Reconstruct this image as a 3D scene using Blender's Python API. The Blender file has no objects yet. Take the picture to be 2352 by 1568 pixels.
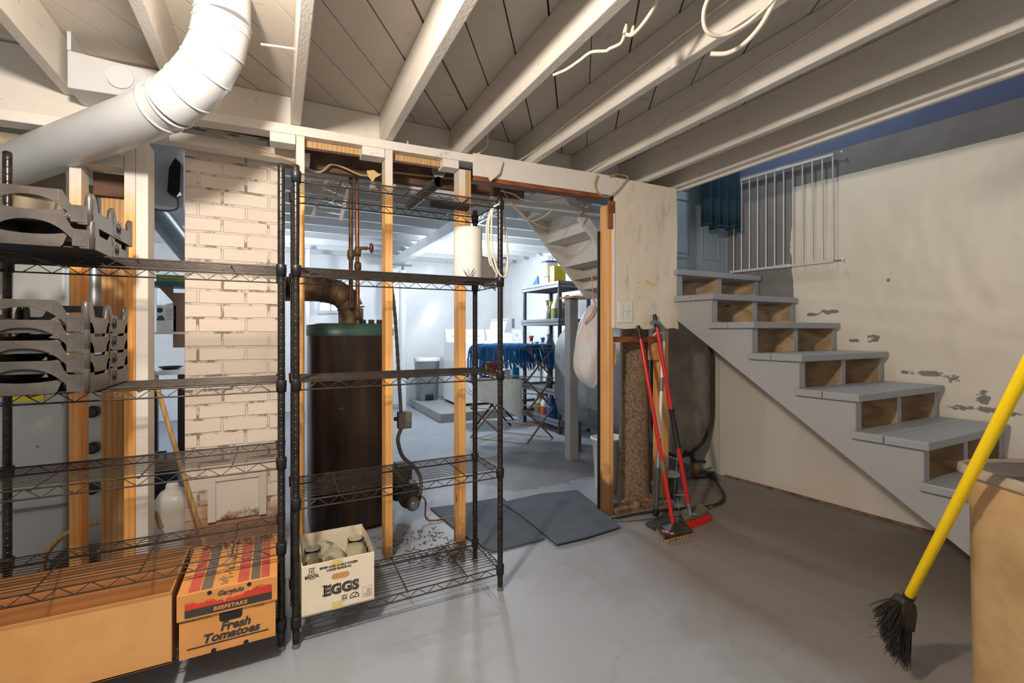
import bpy, bmesh, math, random
from mathutils import Vector, Matrix
random.seed(7)
SC = bpy.context.scene
COL = SC.collection
PI = math.pi

# ---------------------------------------------------------------- camera, world, lights
F_PX, CX, HY, EYE, YAW = 1060.0, 1176.0, 760.0, 1.2, math.radians(27)
RX, RY = math.cos(YAW), -math.sin(YAW)      # camera right in plan
FX, FY = math.sin(YAW), math.cos(YAW)       # camera forward in plan
cam = bpy.data.cameras.new('camera')
cam.sensor_width = 36.0
cam.lens = 36.0 * F_PX / 2352.0
cam.shift_y = (HY - 784.0) / 2352.0
cam.clip_start = 0.02
cam_o = bpy.data.objects.new('camera', cam)
COL.objects.link(cam_o)
cam_o.location = (0, 0, EYE)
cam_o.rotation_euler = (PI / 2, 0, -YAW)
SC.camera = cam_o
SC.view_settings.view_transform = 'Standard'
SC.view_settings.look = 'None'
SC.view_settings.gamma = 1
SC.view_settings.use_curve_mapping = False
SC.view_settings.exposure = 0.0

world = bpy.data.worlds.new('world')
SC.world = world
world.use_nodes = True
world.node_tree.nodes['Background'].inputs[0].default_value = (1.0, 0.96, 0.91, 1)
world.node_tree.nodes['Background'].inputs[1].default_value = 0.50

def lamp(name, loc, power, col, r=0.05):
    l = bpy.data.lights.new(name, 'POINT')
    l.energy = power; l.color = col; l.shadow_soft_size = r
    o = bpy.data.objects.new(name, l); COL.objects.link(o); o.location = loc
    return o
lamp('room_lamp_light', (-0.29, 0.85, 2.06), 138, (1.0, 0.89, 0.78), 0.06)
lamp('laundry_lamp_light', (2.22, 5.55, 2.02), 95, (0.86, 0.93, 1.0), 0.08)
lamp('workshop_lamp_light', (0.05, 6.2, 2.02), 34, (0.84, 0.92, 1.0), 0.05)
lamp('stairwell_lamp_light', (2.85, 2.05, 3.3), 30, (0.74, 0.87, 1.0), 0.06)
lamp('far_room_lamp_light', (-2.2, 5.2, 2.0), 40, (0.88, 0.94, 1.0), 0.05)

# ---------------------------------------------------------------- measuring helpers (plan positions of real surfaces)
def ray(px, py):
    r = (px - CX) / F_PX
    return Vector((FX + RX * r, FY + RY * r, -(py - HY) / F_PX))
EYEV = Vector((0, 0, EYE))
def G(px, py, z=0.0):
    r = ray(px, py); return EYEV + r * ((z - EYE) / r.z)
def AD(px, py, d): return EYEV + ray(px, py) * d
def AY(px, py, y): r = ray(px, py); return EYEV + r * (y / r.y)
def AX(px, py, x): r = ray(px, py); return EYEV + r * (x / r.x)
def AL(px, py, a, b):
    n = Vector((b[1] - a[1], a[0] - b[0])); r = ray(px, py)
    return EYEV + r * ((n.x * a[0] + n.y * a[1]) / (n.x * r.x + n.y * r.y))
def wy(x): return 2.475 - 0.0525 * x          # front face of the stud wall
WA, WB = (0, wy(0)), (2, wy(2))
def SW(px, py, dy=0): return AL(px, py, (0, wy(0) + dy), (2, wy(2) + dy))
def wallx(y): return 3.303 - 0.126 * (y - 2.709)   # face of the right wall
RWA, RWB = (wallx(0), 0), (wallx(2), 2)
def stx(y): return 2.62 - 0.114 * (y - 1.02)       # open side of the staircase

# ---------------------------------------------------------------- materials
def new_mat(name):
    m = bpy.data.materials.new(name); m.use_nodes = True
    nt = m.node_tree; b = nt.nodes['Principled BSDF']
    return m, nt, b
def srgb(c):
    out = []
    for v in c[:3]:
        v = v / 255.0
        out.append(v / 12.92 if v <= 0.04045 else ((v + 0.055) / 1.055) ** 2.4)
    return (*out, 1)
def tc(nt, scale=(1, 1, 1), rot=(0, 0, 0), kind='Object'):
    t = nt.nodes.new('ShaderNodeTexCoord'); mp = nt.nodes.new('ShaderNodeMapping')
    mp.inputs['Scale'].default_value = scale; mp.inputs['Rotation'].default_value = rot
    nt.links.new(t.outputs[kind], mp.inputs[0]); return mp.outputs[0]
def noise(nt, vec, scale, detail=4, rough=0.6):
    n = nt.nodes.new('ShaderNodeTexNoise'); n.inputs['Scale'].default_value = scale
    n.inputs['Detail'].default_value = detail; n.inputs['Roughness'].default_value = rough
    nt.links.new(vec, n.inputs['Vector']); return n.outputs['Fac']
def ramp(nt, fac, p0, c0, p1, c1):
    r = nt.nodes.new('ShaderNodeValToRGB')
    r.color_ramp.elements[0].position = p0; r.color_ramp.elements[0].color = c0
    r.color_ramp.elements[1].position = p1; r.color_ramp.elements[1].color = c1
    nt.links.new(fac, r.inputs[0]); return r.outputs[0]
def mixc(nt, fac, a, b, mode='MIX'):
    m = nt.nodes.new('ShaderNodeMix'); m.data_type = 'RGBA'; m.blend_type = mode
    if isinstance(fac, (int, float)): m.inputs[0].default_value = fac
    else: nt.links.new(fac, m.inputs[0])
    for s, v in ((6, a), (7, b)):
        if isinstance(v, tuple): m.inputs[s].default_value = v
        else: nt.links.new(v, m.inputs[s])
    return m.outputs[2]
def math_(nt, op, a, b=0.0, c=None):
    m = nt.nodes.new('ShaderNodeMath'); m.operation = op
    for i, v in enumerate((a, b) if c is None else (a, b, c)):
        if isinstance(v, (int, float)): m.inputs[i].default_value = v
        else: nt.links.new(v, m.inputs[i])
    return m.outputs[0]
def sep(nt, vec):
    s = nt.nodes.new('ShaderNodeSeparateXYZ'); nt.links.new(vec, s.inputs[0]); return s.outputs
def bump(nt, b, h, strength=0.3, dist=0.01):
    n = nt.nodes.new('ShaderNodeBump'); n.inputs['Strength'].default_value = strength
    n.inputs['Distance'].default_value = dist
    nt.links.new(h, n.inputs['Height']); nt.links.new(n.outputs[0], b.inputs['Normal'])
BW = ((0, 0, 0, 1), (1, 1, 1, 1))
def plain(name, c, rough=0.6, metal=0.0, var=0.12, nscale=9, bmp=0.0, bscale=60, spec=None, c2=None, stretch=(1, 1, 1)):
    m, nt, b = new_mat(name); col = srgb(c)
    v = tc(nt, stretch)
    d = srgb(c2) if c2 else tuple(x * (1 - var * 2) for x in col[:3]) + (1,)
    f = noise(nt, v, nscale, 5)
    nt.links.new(ramp(nt, f, 0.35, d, 0.62, col), b.inputs['Base Color'])
    b.inputs['Roughness'].default_value = rough; b.inputs['Metallic'].default_value = metal
    if spec is not None: b.inputs['Specular IOR Level'].default_value = spec
    if bmp: bump(nt, b, noise(nt, v, bscale, 4), bmp, 0.004)
    return m
def dirty_paint(name, c, dirt, amount=0.5, rough=0.55, scale=6, bmp=0.4, stretch=(1, 1, 1), bscale=50):
    """painted surface with worn and dirty spots"""
    m, nt, b = new_mat(name); v = tc(nt, stretch)
    base = srgb(c); f = noise(nt, v, scale, 8, 0.7)
    c1 = mixc(nt, noise(nt, v, scale * 0.4, 3), base, tuple(x * 0.86 for x in base[:3]) + (1,))
    mask = math_(nt, 'MULTIPLY', ramp(nt, f, 0.545 + 0.1 * (1 - amount), BW[0], 0.70 + 0.1 * (1 - amount), BW[1]), 0.8)
    nt.links.new(mixc(nt, mask, c1, srgb(dirt)), b.inputs['Base Color'])
    b.inputs['Roughness'].default_value = rough
    bump(nt, b, noise(nt, v, bscale, 5), bmp, 0.004)
    return m
def wood(name, c1, c2, axis='z', rough=0.6, painted_from=None, paint=(214, 206, 194), foot=None, ring=16):
    m, nt, b = new_mat(name)
    st = {'z': (9, 9, 0.9), 'y': (9, 0.9, 9), 'x': (0.9, 9, 9)}[axis]
    v = tc(nt, st); n1 = noise(nt, v, 2.2, 6, 0.6)
    w = nt.nodes.new('ShaderNodeTexWave'); w.inputs['Scale'].default_value = ring / 9
    w.inputs['Distortion'].default_value = 7; w.inputs['Detail'].default_value = 3
    nt.links.new(v, w.inputs['Vector'])
    f = math_(nt, 'MULTIPLY_ADD', w.outputs['Fac'], 0.55, math_(nt, 'MULTIPLY', n1, 0.5))
    col = mixc(nt, 0.45, ramp(nt, f, 0.2, srgb(c2), 0.75, srgb(c1)), srgb(tuple(0.75 * a + 0.25 * b_ for a, b_ in zip(c1, c2))))
    vo = nt.nodes.new('ShaderNodeTexVoronoi'); vo.inputs['Scale'].default_value = 3.2
    kn = {'z': (2.2, 2.2, 0.9), 'y': (2.2, 0.9, 2.2), 'x': (0.9, 2.2, 2.2)}[axis]
    nt.links.new(tc(nt, kn), vo.inputs['Vector'])
    k = ramp(nt, vo.outputs['Distance'], 0.04, BW[1], 0.09, BW[0])
    col = mixc(nt, k, col, srgb(tuple(x * 0.5 for x in c2)))
    if painted_from is not None:
        o = sep(nt, tc(nt))[2]; nn = noise(nt, tc(nt), 14, 4)
        z = math_(nt, 'MULTIPLY_ADD', nn, 0.16, o)
        mr = nt.nodes.new('ShaderNodeMapRange'); mr.inputs[1].default_value = painted_from - 0.0
        mr.inputs[2].default_value = painted_from + 0.16; nt.links.new(z, mr.inputs[0])
        col = mixc(nt, mr.outputs[0], col, srgb(paint))
    if foot is not None:
        o = sep(nt, tc(nt))[2]; nn = noise(nt, tc(nt), 10, 5)
        z = math_(nt, 'MULTIPLY_ADD', nn, -0.5, o)
        mr = nt.nodes.new('ShaderNodeMapRange'); mr.inputs[1].default_value = foot - 0.35
        mr.inputs[2].default_value = foot - 0.2; mr.inputs[3].default_value = 0.85; mr.inputs[4].default_value = 0
        nt.links.new(z, mr.inputs[0]); col = mixc(nt, mr.outputs[0], col, srgb((92, 62, 40)))
    nt.links.new(col, b.inputs['Base Color']); b.inputs['Roughness'].default_value = rough
    bump(nt, b, f, 0.15, 0.003)
    return m
def glass(name, tint=(0.9, 0.93, 0.9), rough=0.03):
    m, nt, b = new_mat(name)
    b.inputs['Base Color'].default_value = (*tint, 1); b.inputs['Roughness'].default_value = rough
    b.inputs['Transmission Weight'].default_value = 1.0; b.inputs['IOR'].default_value = 1.3
    return m
def emis(name, c, s):
    m, nt, b = new_mat(name)
    b.inputs['Base Color'].default_value = (*c, 1)
    b.inputs['Emission Color'].default_value = (*c, 1); b.inputs['Emission Strength'].default_value = s
    return m

M = {}
M['joist'] = dirty_paint('white_joist_paint', (222, 214, 202), (120, 108, 92), 0.35, 0.5, 9, 0.5, (3, 1, 3), 40)
M['deck'] = dirty_paint('white_board_paint', (206, 197, 184), (112, 100, 86), 0.45, 0.6, 7, 0.25)
M['white'] = dirty_paint('white_paint', (226, 219, 208), (140, 124, 104), 0.45, 0.55, 10, 0.3)
M['plate'] = wood('painted_plate', (232, 170, 100), (176, 108, 52), 'x', 0.6)
M['back_white'] = dirty_paint('back_room_paint', (226, 230, 234), (120, 118, 116), 0.4, 0.55, 8, 0.3)
M['back_joist'] = dirty_paint('back_joist_paint', (205, 208, 210), (90, 84, 80), 0.55, 0.6, 8, 0.3)
M['sheeting'] = plain('white_sheeting', (240, 243, 246), 0.25, 0, 0.04, 2, 0.9, 4, 0.6)
M['dark_wood'] = wood('dark_old_wood', (110, 82, 62), (62, 44, 34), 'x', 0.8)
M['stud'] = wood('stud_wood', (244, 188, 114), (216, 146, 74), 'z', 0.55, 1.96, foot=0.12)
M['stud_left'] = wood('left_stud_wood', (242, 180, 102), (212, 136, 64), 'z', 0.55, 1.76)
M['stud_raw'] = wood('raw_stud_wood', (240, 184, 116), (206, 136, 68), 'z', 0.55, None, foot=0.30)
M['stud_pale'] = wood('pale_stud_wood', (196, 158, 106), (150, 110, 66), 'z', 0.6)
M['stud_red'] = wood('reddish_wood', (158, 88, 52), (96, 48, 28), 'x', 0.6)
M['blk'] = wood('block_wood', (232, 182, 120), (182, 120, 64), 'x', 0.6)
M['grey_post'] = dirty_paint('grey_post_paint', (150, 152, 152), (92, 84, 72), 0.3, 0.5, 6, 0.2)
M['wire'] = plain('black_epoxy_wire', (72, 64, 57), 0.34, 0.45, 0.2, 40, c2=(50, 44, 40))
M['post'] = plain('black_epoxy_post', (58, 53, 49), 0.30, 0.5, 0.2, 40, c2=(36, 33, 31))
M['tray'] = plain('black_tray_plastic', (78, 73, 69), 0.36, 0.05, 0.18, 14, 0.15, 90, c2=(58, 54, 51))
M['tray_in'] = plain('dark_tray_plastic', (40, 37, 35), 0.5, 0, 0.1)
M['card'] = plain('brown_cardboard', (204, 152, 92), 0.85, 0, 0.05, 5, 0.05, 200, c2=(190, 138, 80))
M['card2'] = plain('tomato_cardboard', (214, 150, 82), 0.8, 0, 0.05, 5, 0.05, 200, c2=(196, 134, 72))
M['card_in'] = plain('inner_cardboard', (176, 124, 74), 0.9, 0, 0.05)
M['eggcard'] = plain('white_cardboard', (232, 220, 198), 0.7, 0, 0.04, 5, c2=(222, 208, 184))
M['ink'] = plain('dark_ink', (62, 56, 52), 0.7)
M['black'] = plain('black_ink', (32, 26, 22), 0.7)
M['redink'] = plain('red_ink', (214, 62, 38), 0.7)
M['redfade'] = plain('faded_red_ink', (186, 84, 66), 0.8)
M['greyfade'] = plain('faded_grey_ink', (104, 92, 84), 0.8)
M['tape'] = plain('yellow_tape', (226, 200, 130), 0.5)
M['orange'] = plain('orange_label', (226, 84, 32), 0.5)
M['glass'] = glass('jar_glass')
M['duct'] = plain('white_duct_paint', (192, 193, 194), 0.38, 0.0, 0.03, 6, 0.15, 12, 0.5)
M['galv'] = plain('galvanised_metal', (150, 156, 160), 0.4, 0.7, 0.12, 7)
M['galvwarm'] = plain('old_duct_metal', (178, 166, 140), 0.5, 0.4, 0.15, 6)
M['rust'] = plain('rusty_pipe_metal', (128, 104, 74), 0.55, 0.4, 0.3, 10, 0.3, 40, c2=(70, 50, 34))
M['copper'] = plain('copper_pipe', (164, 108, 80), 0.4, 0.7, 0.2, 14, c2=(110, 72, 52))
M['iron'] = plain('old_iron', (74, 66, 58), 0.6, 0.4, 0.2, 20)
M['redvalve'] = plain('red_valve_paint', (130, 36, 36), 0.5)
M['grey_metal'] = plain('grey_metal', (126, 124, 120), 0.45, 0.4, 0.1, 12)
M['dark_metal'] = plain('dark_metal', (40, 38, 38), 0.4, 0.4)
M['furnace'] = plain('furnace_enamel', (186, 190, 190), 0.4, 0.1, 0.05, 3, 0.1, 30)
M['black_plastic'] = plain('black_plastic', (28, 28, 30), 0.42, 0, 0.1)
M['grey_plastic'] = plain('grey_plastic', (124, 128, 134), 0.45, 0, 0.08)
M['dgrey_plastic'] = plain('dark_grey_plastic', (62, 68, 74), 0.45, 0, 0.08)
M['white_plastic'] = plain('white_plastic', (232, 230, 224), 0.4, 0, 0.04)
M['jug'] = plain('milky_plastic', (216, 212, 202), 0.35, 0, 0.05, 6)
M['enamel'] = plain('white_enamel', (232, 236, 240), 0.25, 0, 0.02)
M['paper'] = plain('paper_towel', (238, 234, 226), 0.9, 0, 0.03, 20, 0.5, 120)
M['cable_w'] = plain('white_cable', (224, 212, 192), 0.5, 0, 0.08, 20)
M['cable_t'] = plain('tan_cable', (190, 158, 116), 0.5, 0, 0.1, 20)
M['cable_g'] = plain('grey_cable', (120, 116, 108), 0.5, 0, 0.1, 20)
M['marble'] = None
M['redpole'] = plain('red_pole_paint', (206, 30, 20), 0.28, 0, 0.05)
M['yellow'] = plain('yellow_pole_paint', (246, 206, 0), 0.35, 0, 0.02)
M['bristle'] = plain('black_bristle', (48, 42, 36), 0.7, 0, 0.2, 60)
M['bristle_r'] = plain('red_bristle', (214, 26, 18), 0.6, 0, 0.1, 60)
M['bristle_t'] = plain('tan_bristle', (188, 140, 92), 0.7, 0, 0.1, 60)
M['ferrule'] = plain('scuffed_black_ferrule', (62, 54, 46), 0.55, 0, 0.3, 24, 0.4, 40, c2=(36, 30, 26))
M['brushblock'] = plain('dirty_grey_brush_block', (124, 116, 96), 0.6, 0, 0.2, 18)
M['can'] = plain('stained_tan_plastic', (206, 172, 122), 0.5, 0, 0.12, 5, 0.2, 50, c2=(178, 142, 94))
M['can_rim'] = plain('faded_can_rim', (168, 152, 132), 0.55, 0, 0.12, 12)
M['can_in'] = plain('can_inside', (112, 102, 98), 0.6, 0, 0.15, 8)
M['mat_blue'] = plain('slate_foam_mat', (84, 94, 106), 0.75, 0, 0.12, 7, 0.6, 160)
M['tank'] = plain('oil_tank_paint', (132, 138, 140), 0.55, 0.1, 0.14, 16, 0.25, 60)
M['tank_end'] = plain('oil_tank_end_paint', (158, 152, 142), 0.6, 0.0, 0.16, 7, 0.2, 60)
M['concrete'] = plain('aggregate_concrete', (150, 126, 100), 0.9, 0, 0.25, 60, 0.8, 110, c2=(94, 74, 56))
M['rubble'] = plain('crumbled_concrete', (150, 122, 96), 0.95, 0, 0.3, 20, 0.8, 60, c2=(92, 68, 50))
M['step'] = dirty_paint('grey_stair_paint', (158, 160, 164), (112, 98, 84), 0.45, 0.5, 7, 0.3)
M['riser'] = wood('stair_inside_wood', (186, 156, 116), (128, 98, 66), 'y', 0.75)
M['stringer'] = dirty_paint('grey_stringer_paint', (166, 167, 167), (118, 112, 104), 0.2, 0.5, 4, 0.1)
M['gate'] = plain('white_gate_enamel', (214, 212, 206), 0.35, 0.2, 0.05)
M['curtain'] = plain('teal_velvet', (6, 48, 62), 0.9, 0, 0.12, 10)
M['door'] = plain('blue_grey_door_paint', (148, 162, 174), 0.4, 0, 0.03, 4)
M['blue_wall'] = plain('blue_wall_paint', (84, 94, 124), 0.7, 0, 0.05, 3)
M['mop'] = plain('blue_mop_yarn', (34, 124, 190), 0.9, 0, 0.25, 60)
M['rack_wood'] = wood('rack_wood', (150, 120, 96), (110, 82, 62), 'z', 0.6)
M['towel'] = plain('white_terry_cloth', (214, 218, 214), 0.95, 0, 0.08, 30, 0.6, 150)
M['bluep'] = plain('blue_bottle_plastic', (44, 56, 190), 0.3, 0, 0.05)
M['cyanp'] = plain('teal_trigger_plastic', (14, 150, 178), 0.4)
M['brightblue'] = plain('bright_blue_plastic', (24, 104, 190), 0.35)
M['redp'] = plain('red_cap_plastic', (190, 34, 34), 0.4)
M['yellowp'] = plain('yellow_pack', (234, 216, 40), 0.5)
M['greenp'] = plain('green_label', (124, 150, 62), 0.5)
M['amber'] = plain('amber_bottle', (196, 122, 70), 0.35)
M['tealbook'] = plain('teal_board', (22, 96, 104), 0.5)
M['cabinet'] = wood('brown_cabinet_wood', (128, 98, 76), (92, 66, 50), 'z', 0.5)
M['bulb'] = emis('lit_bulb', (1, 0.95, 0.88), 6)
M['daylight'] = emis('bright_window_daylight', (0.92, 0.96, 1), 3.5)
M['greentop'] = plain('green_jacket_paint', (58, 88, 80), 0.4, 0.2, 0.12, 8)
M['scorched'] = None
M['debris'] = plain('brown_debris', (104, 74, 50), 0.95, 0, 0.4, 30, 0.8, 80, c2=(50, 34, 24))
M['bagpink'] = plain('pink_drawstring', (232, 150, 130), 0.6)
M['yellowtag'] = plain('yellow_tag', (240, 224, 40), 0.6)

# ---- special surfaces
def mk_floor():
    m, nt, b = new_mat('painted_concrete_floor'); v = tc(nt)
    base = mixc(nt, noise(nt, v, 1.3, 4), srgb((140, 147, 156)), srgb((160, 166, 174)))
    o = sep(nt, v)
    # bare worn brown area in front of the stairs, soft noisy edge
    n1 = noise(nt, v, 1.6, 7, 0.65)
    dx = math_(nt, 'SUBTRACT', o[0], 2.75); dy = math_(nt, 'SUBTRACT', o[1], 1.25)
    dd = math_(nt, 'ADD', math_(nt, 'MULTIPLY', dx, dx), math_(nt, 'MULTIPLY', math_(nt, 'MULTIPLY', dy, dy), 0.7))
    dd = math_(nt, 'MULTIPLY_ADD', n1, -1.6, dd)
    worn = ramp(nt, dd, 0.05, BW[1], 0.95, BW[0])
    dirtn = ramp(nt, noise(nt, v, 2.4, 9, 0.72), 0.50, BW[0], 0.72, BW[1])
    base = mixc(nt, math_(nt, 'MULTIPLY', worn, 0.80), base, srgb((124, 110, 94)))
    base = mixc(nt, math_(nt, 'MULTIPLY', dirtn, 0.35), base, srgb((124, 106, 86)))
    # damp dark stain behind the doorway
    sx = math_(nt, 'SUBTRACT', o[0], 1.95); sy = math_(nt, 'SUBTRACT', o[1], 3.55)
    sd = math_(nt, 'ADD', math_(nt, 'MULTIPLY', sx, sx), math_(nt, 'MULTIPLY', math_(nt, 'MULTIPLY', sy, sy), 1.4))
    sd = math_(nt, 'MULTIPLY_ADD', noise(nt, v, 3.5, 8, 0.7), -0.75, sd)
    st = ramp(nt, sd, -0.25, BW[1], 0.05, BW[0])
    base = mixc(nt, math_(nt, 'MULTIPLY', st, 0.55), base, srgb((88, 82, 76)))
    # wavy cracks and fine specks
    w = nt.nodes.new('ShaderNodeTexVoronoi'); w.feature = 'DISTANCE_TO_EDGE'; w.inputs['Scale'].default_value = 0.42
    nz = nt.nodes.new('ShaderNodeTexNoise'); nz.inputs['Scale'].default_value = 2.2; nz.inputs['Detail'].default_value = 6
    nt.links.new(v, nz.inputs['Vector'])
    ad = nt.nodes.new('ShaderNodeVectorMath'); ad.operation = 'MULTIPLY_ADD'
    nt.links.new(nz.outputs['Color'], ad.inputs[0]); ad.inputs[1].default_value = (0.5, 0.5, 0.5); nt.links.new(v, ad.inputs[2])
    nt.links.new(ad.outputs[0], w.inputs['Vector'])
    cr = ramp(nt, w.outputs['Distance'], 0.0008, BW[1], 0.004, BW[0])
    base = mixc(nt, math_(nt, 'MULTIPLY', cr, 0.16), base, srgb((96, 84, 70)))
    sp = ramp(nt, noise(nt, v, 46, 3), 0.70, BW[0], 0.74, BW[1])
    base = mixc(nt, math_(nt, 'MULTIPLY', sp, 0.5), base, srgb((120, 84, 56)))
    nt.links.new(base, b.inputs['Base Color'])
    nt.links.new(ramp(nt, noise(nt, v, 3, 5), 0.3, (0.36,) * 3 + (1,), 0.7, (0.62,) * 3 + (1,)), b.inputs['Roughness'])
    bump(nt, b, noise(nt, v, 30, 6), 0.25, 0.004)
    return m
M['floor'] = mk_floor()

def mk_wall():
    m, nt, b = new_mat('right_wall_finish'); v = tc(nt); o = sep(nt, v)
    n = noise(nt, v, 3, 7); n2 = noise(nt, v, 11, 6, 0.7)
    cream = mixc(nt, noise(nt, v, 0.9, 3), srgb((226, 216, 198)), srgb((206, 196, 178)))
    low = ramp(nt, o[2], 0.45, BW[1], 0.95, BW[0])
    cream = mixc(nt, math_(nt, 'MULTIPLY', low, 0.5), cream, srgb((224, 216, 206)))
    # peeled patches showing grey
    zed = math_(nt, 'MULTIPLY_ADD', o[1], 0.66, o[2])       # follows the pitch of the stairs
    band = math_(nt, 'ABSOLUTE', math_(nt, 'SUBTRACT', zed, 1.47 + 0.42))
    nb = math_(nt, 'MULTIPLY_ADD', band, -1.1, noise(nt, tc(nt, (1, 1.6, 3.2)), 3.4, 7, 0.62))
    peel = 0.0
    for px, py, rx, rz in ((1905, 716, 30, 7), (1866, 722, 16, 5), (1962, 782, 16, 5), (2003, 777, 22, 10), (2076, 853, 14, 6), (2130, 857, 48, 8), (2185, 868, 26, 12), (2258, 914, 19, 20), (2200, 936, 34, 7), (2262, 940, 56, 8), (2330, 950, 26, 9), (2040, 643, 5, 6)):
        q = AL(px, py, RWA, RWB); q1 = AL(px + rx, py, RWA, RWB); q2 = AL(px, py + rz, RWA, RWB)
        ya, za = abs(q1.y - q.y), abs(q2.z - q.z)
        ey = math_(nt, 'MULTIPLY', math_(nt, 'SUBTRACT', o[1], q.y), 1 / ya); ez = math_(nt, 'MULTIPLY', math_(nt, 'SUBTRACT', o[2], q.z), 1 / za)
        e = math_(nt, 'ADD', math_(nt, 'MULTIPLY', ey, ey), math_(nt, 'MULTIPLY', ez, ez))
        peel = math_(nt, 'MAXIMUM', peel, math_(nt, 'SUBTRACT', 1.0, e))
    pm = math_(nt, 'GREATER_THAN', peel, 0.04)
    peel = math_(nt, 'MULTIPLY_ADD', noise(nt, tc(nt, (1, 1, 1.7)), 20, 7, 0.7), 5.0, peel)
    peel = math_(nt, 'MULTIPLY', math_(nt, 'GREATER_THAN', peel, 2.95), pm)
    col = mixc(nt, peel, cream, srgb((122, 118, 112)))
    # grey band at top and grey strip beside the door
    top = math_(nt, 'GREATER_THAN', math_(nt, 'MULTIPLY_ADD', n2, 0.015, o[2]), 2.262)
    yy = math_(nt, 'MULTIPLY_ADD', n, 0.10, o[1])
    side = math_(nt, 'MULTIPLY', math_(nt, 'GREATER_THAN', yy, 2.135), math_(nt, 'GREATER_THAN', o[2], 1.40))
    gr = math_(nt, 'MAXIMUM', top, side)
    gcol = mixc(nt, noise(nt, v, 6, 6), srgb((112, 110, 110)), srgb((134, 128, 124)))
    col = mixc(nt, gr, col, gcol)
    far = math_(nt, 'GREATER_THAN', o[1], 3.3)
    col = mixc(nt, far, col, srgb((236, 240, 244)))
    nt.links.new(col, b.inputs['Base Color'])
    b.inputs['Roughness'].default_value = 0.42
    nw = noise(nt, tc(nt, (1, 1.5, 1.0), (0.5, 0, 0)), 4.0, 1.5)
    bump(nt, b, math_(nt, 'ADD', math_(nt, 'MULTIPLY', nw, 1.6), math_(nt, 'MULTIPLY', peel, -0.2)), 0.5, 0.02)
    return m
M['wall'] = mk_wall()

def mk_marble():
    m, nt, b = new_mat('marbled_panel_finish')
    v = tc(nt, (3.2, 1, 1.1), (0, 0.55, 0))
    f = noise(nt, v, 3.4, 7, 0.7)
    c = ramp(nt, f, 0.34, srgb((224, 207, 182)), 0.54, srgb((232, 221, 202)))
    c = mixc(nt, ramp(nt, noise(nt, tc(nt, (4, 1, 1.2), (0, 0.6, 0)), 3.0, 6, 0.7), 0.56, BW[0], 0.70, BW[1]), c, srgb((192, 192, 180)))
    o = sep(nt, tc(nt))[2]
    mr = nt.nodes.new('ShaderNodeMapRange'); mr.inputs[1].default_value = 2.02; mr.inputs[2].default_value = 2.10
    nt.links.new(o, mr.inputs[0]); c = mixc(nt, mr.outputs[0], c, srgb((222, 214, 204)))
    nt.links.new(c, b.inputs['Base Color']); b.inputs['Roughness'].default_value = 0.45
    bump(nt, b, noise(nt, tc(nt), 5, 4), 0.25, 0.02)
    return m
M['marble'] = mk_marble()

def mk_brick():
    m, nt, b = new_mat('painted_brick')
    t = nt.nodes.new('ShaderNodeTexCoord'); s = nt.nodes.new('ShaderNodeSeparateXYZ'); nt.links.new(t.outputs['Object'], s.inputs[0])
    cb = nt.nodes.new('ShaderNodeCombineXYZ'); nt.links.new(s.outputs[0], cb.inputs[0]); nt.links.new(s.outputs[2], cb.inputs[1])
    nz = nt.nodes.new('ShaderNodeTexNoise'); nz.inputs['Scale'].default_value = 5; nz.inputs['Detail'].default_value = 5
    nt.links.new(t.outputs['Object'], nz.inputs['Vector'])
    ad = nt.nodes.new('ShaderNodeVectorMath'); ad.operation = 'MULTIPLY_ADD'; ad.inputs[1].default_value = (0.018,) * 3
    nt.links.new(nz.outputs['Color'], ad.inputs[0]); nt.links.new(cb.outputs[0], ad.inputs[2])
    br = nt.nodes.new('ShaderNodeTexBrick'); br.inputs['Scale'].default_value = 1.0
    br.inputs['Brick Width'].default_value = 0.215; br.inputs['Row Height'].default_value = 0.075
    br.inputs['Mortar Size'].default_value = 0.007; br.inputs['Mortar Smooth'].default_value = 0.35; br.offset = 0.5
    br.inputs['Color1'].default_value = srgb((232, 220, 206)); br.inputs['Color2'].default_value = srgb((224, 211, 196))
    br.inputs['Mortar'].default_value = srgb((222, 210, 196))
    nt.links.new(ad.outputs[0], br.inputs['Vector'])
    v = t.outputs['Object']
    crk = math_(nt, 'MULTIPLY', br.outputs['Fac'], ramp(nt, noise(nt, v, 9, 6, 0.7), 0.50, BW[0], 0.57, BW[1]))
    col = mixc(nt, math_(nt, 'MULTIPLY', crk, 0.72), br.outputs['Color'], srgb((74, 62, 50)))
    z = s.outputs[2]
    lowm = ramp(nt, math_(nt, 'MULTIPLY_ADD', noise(nt, v, 7, 6, 0.7), 0.5, z), 0.44, BW[1], 0.60, BW[0])
    col = mixc(nt, lowm, col, mixc(nt, noise(nt, v, 22, 5), srgb((190, 140, 106)), srgb((150, 108, 80))))
    nt.links.new(col, b.inputs['Base Color']); b.inputs['Roughness'].default_value = 0.6
    h = math_(nt, 'MULTIPLY_ADD', br.outputs['Fac'], -1.0, math_(nt, 'MULTIPLY', noise(nt, v, 40, 4), 0.25))
    bump(nt, b, h, 0.7, 0.012)
    return m
M['brick'] = mk_brick()

def mk_boiler():
    m, nt, b = new_mat('scorched_boiler_jacket')
    f = noise(nt, tc(nt, (6, 6, 0.6)), 1.6, 6, 0.6)
    c = ramp(nt, f, 0.32, srgb((38, 32, 30)), 0.68, srgb((82, 62, 52)))
    scr = ramp(nt, noise(nt, tc(nt, (3, 3, 8)), 6, 4), 0.70, BW[0], 0.73, BW[1])
    c = mixc(nt, math_(nt, 'MULTIPLY', scr, 0.5), c, srgb((150, 136, 118)))
    nt.links.new(c, b.inputs['Base Color']); b.inputs['Roughness'].default_value = 0.3
    b.inputs['Metallic'].default_value = 0.45
    return m
M['scorched'] = mk_boiler()

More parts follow.
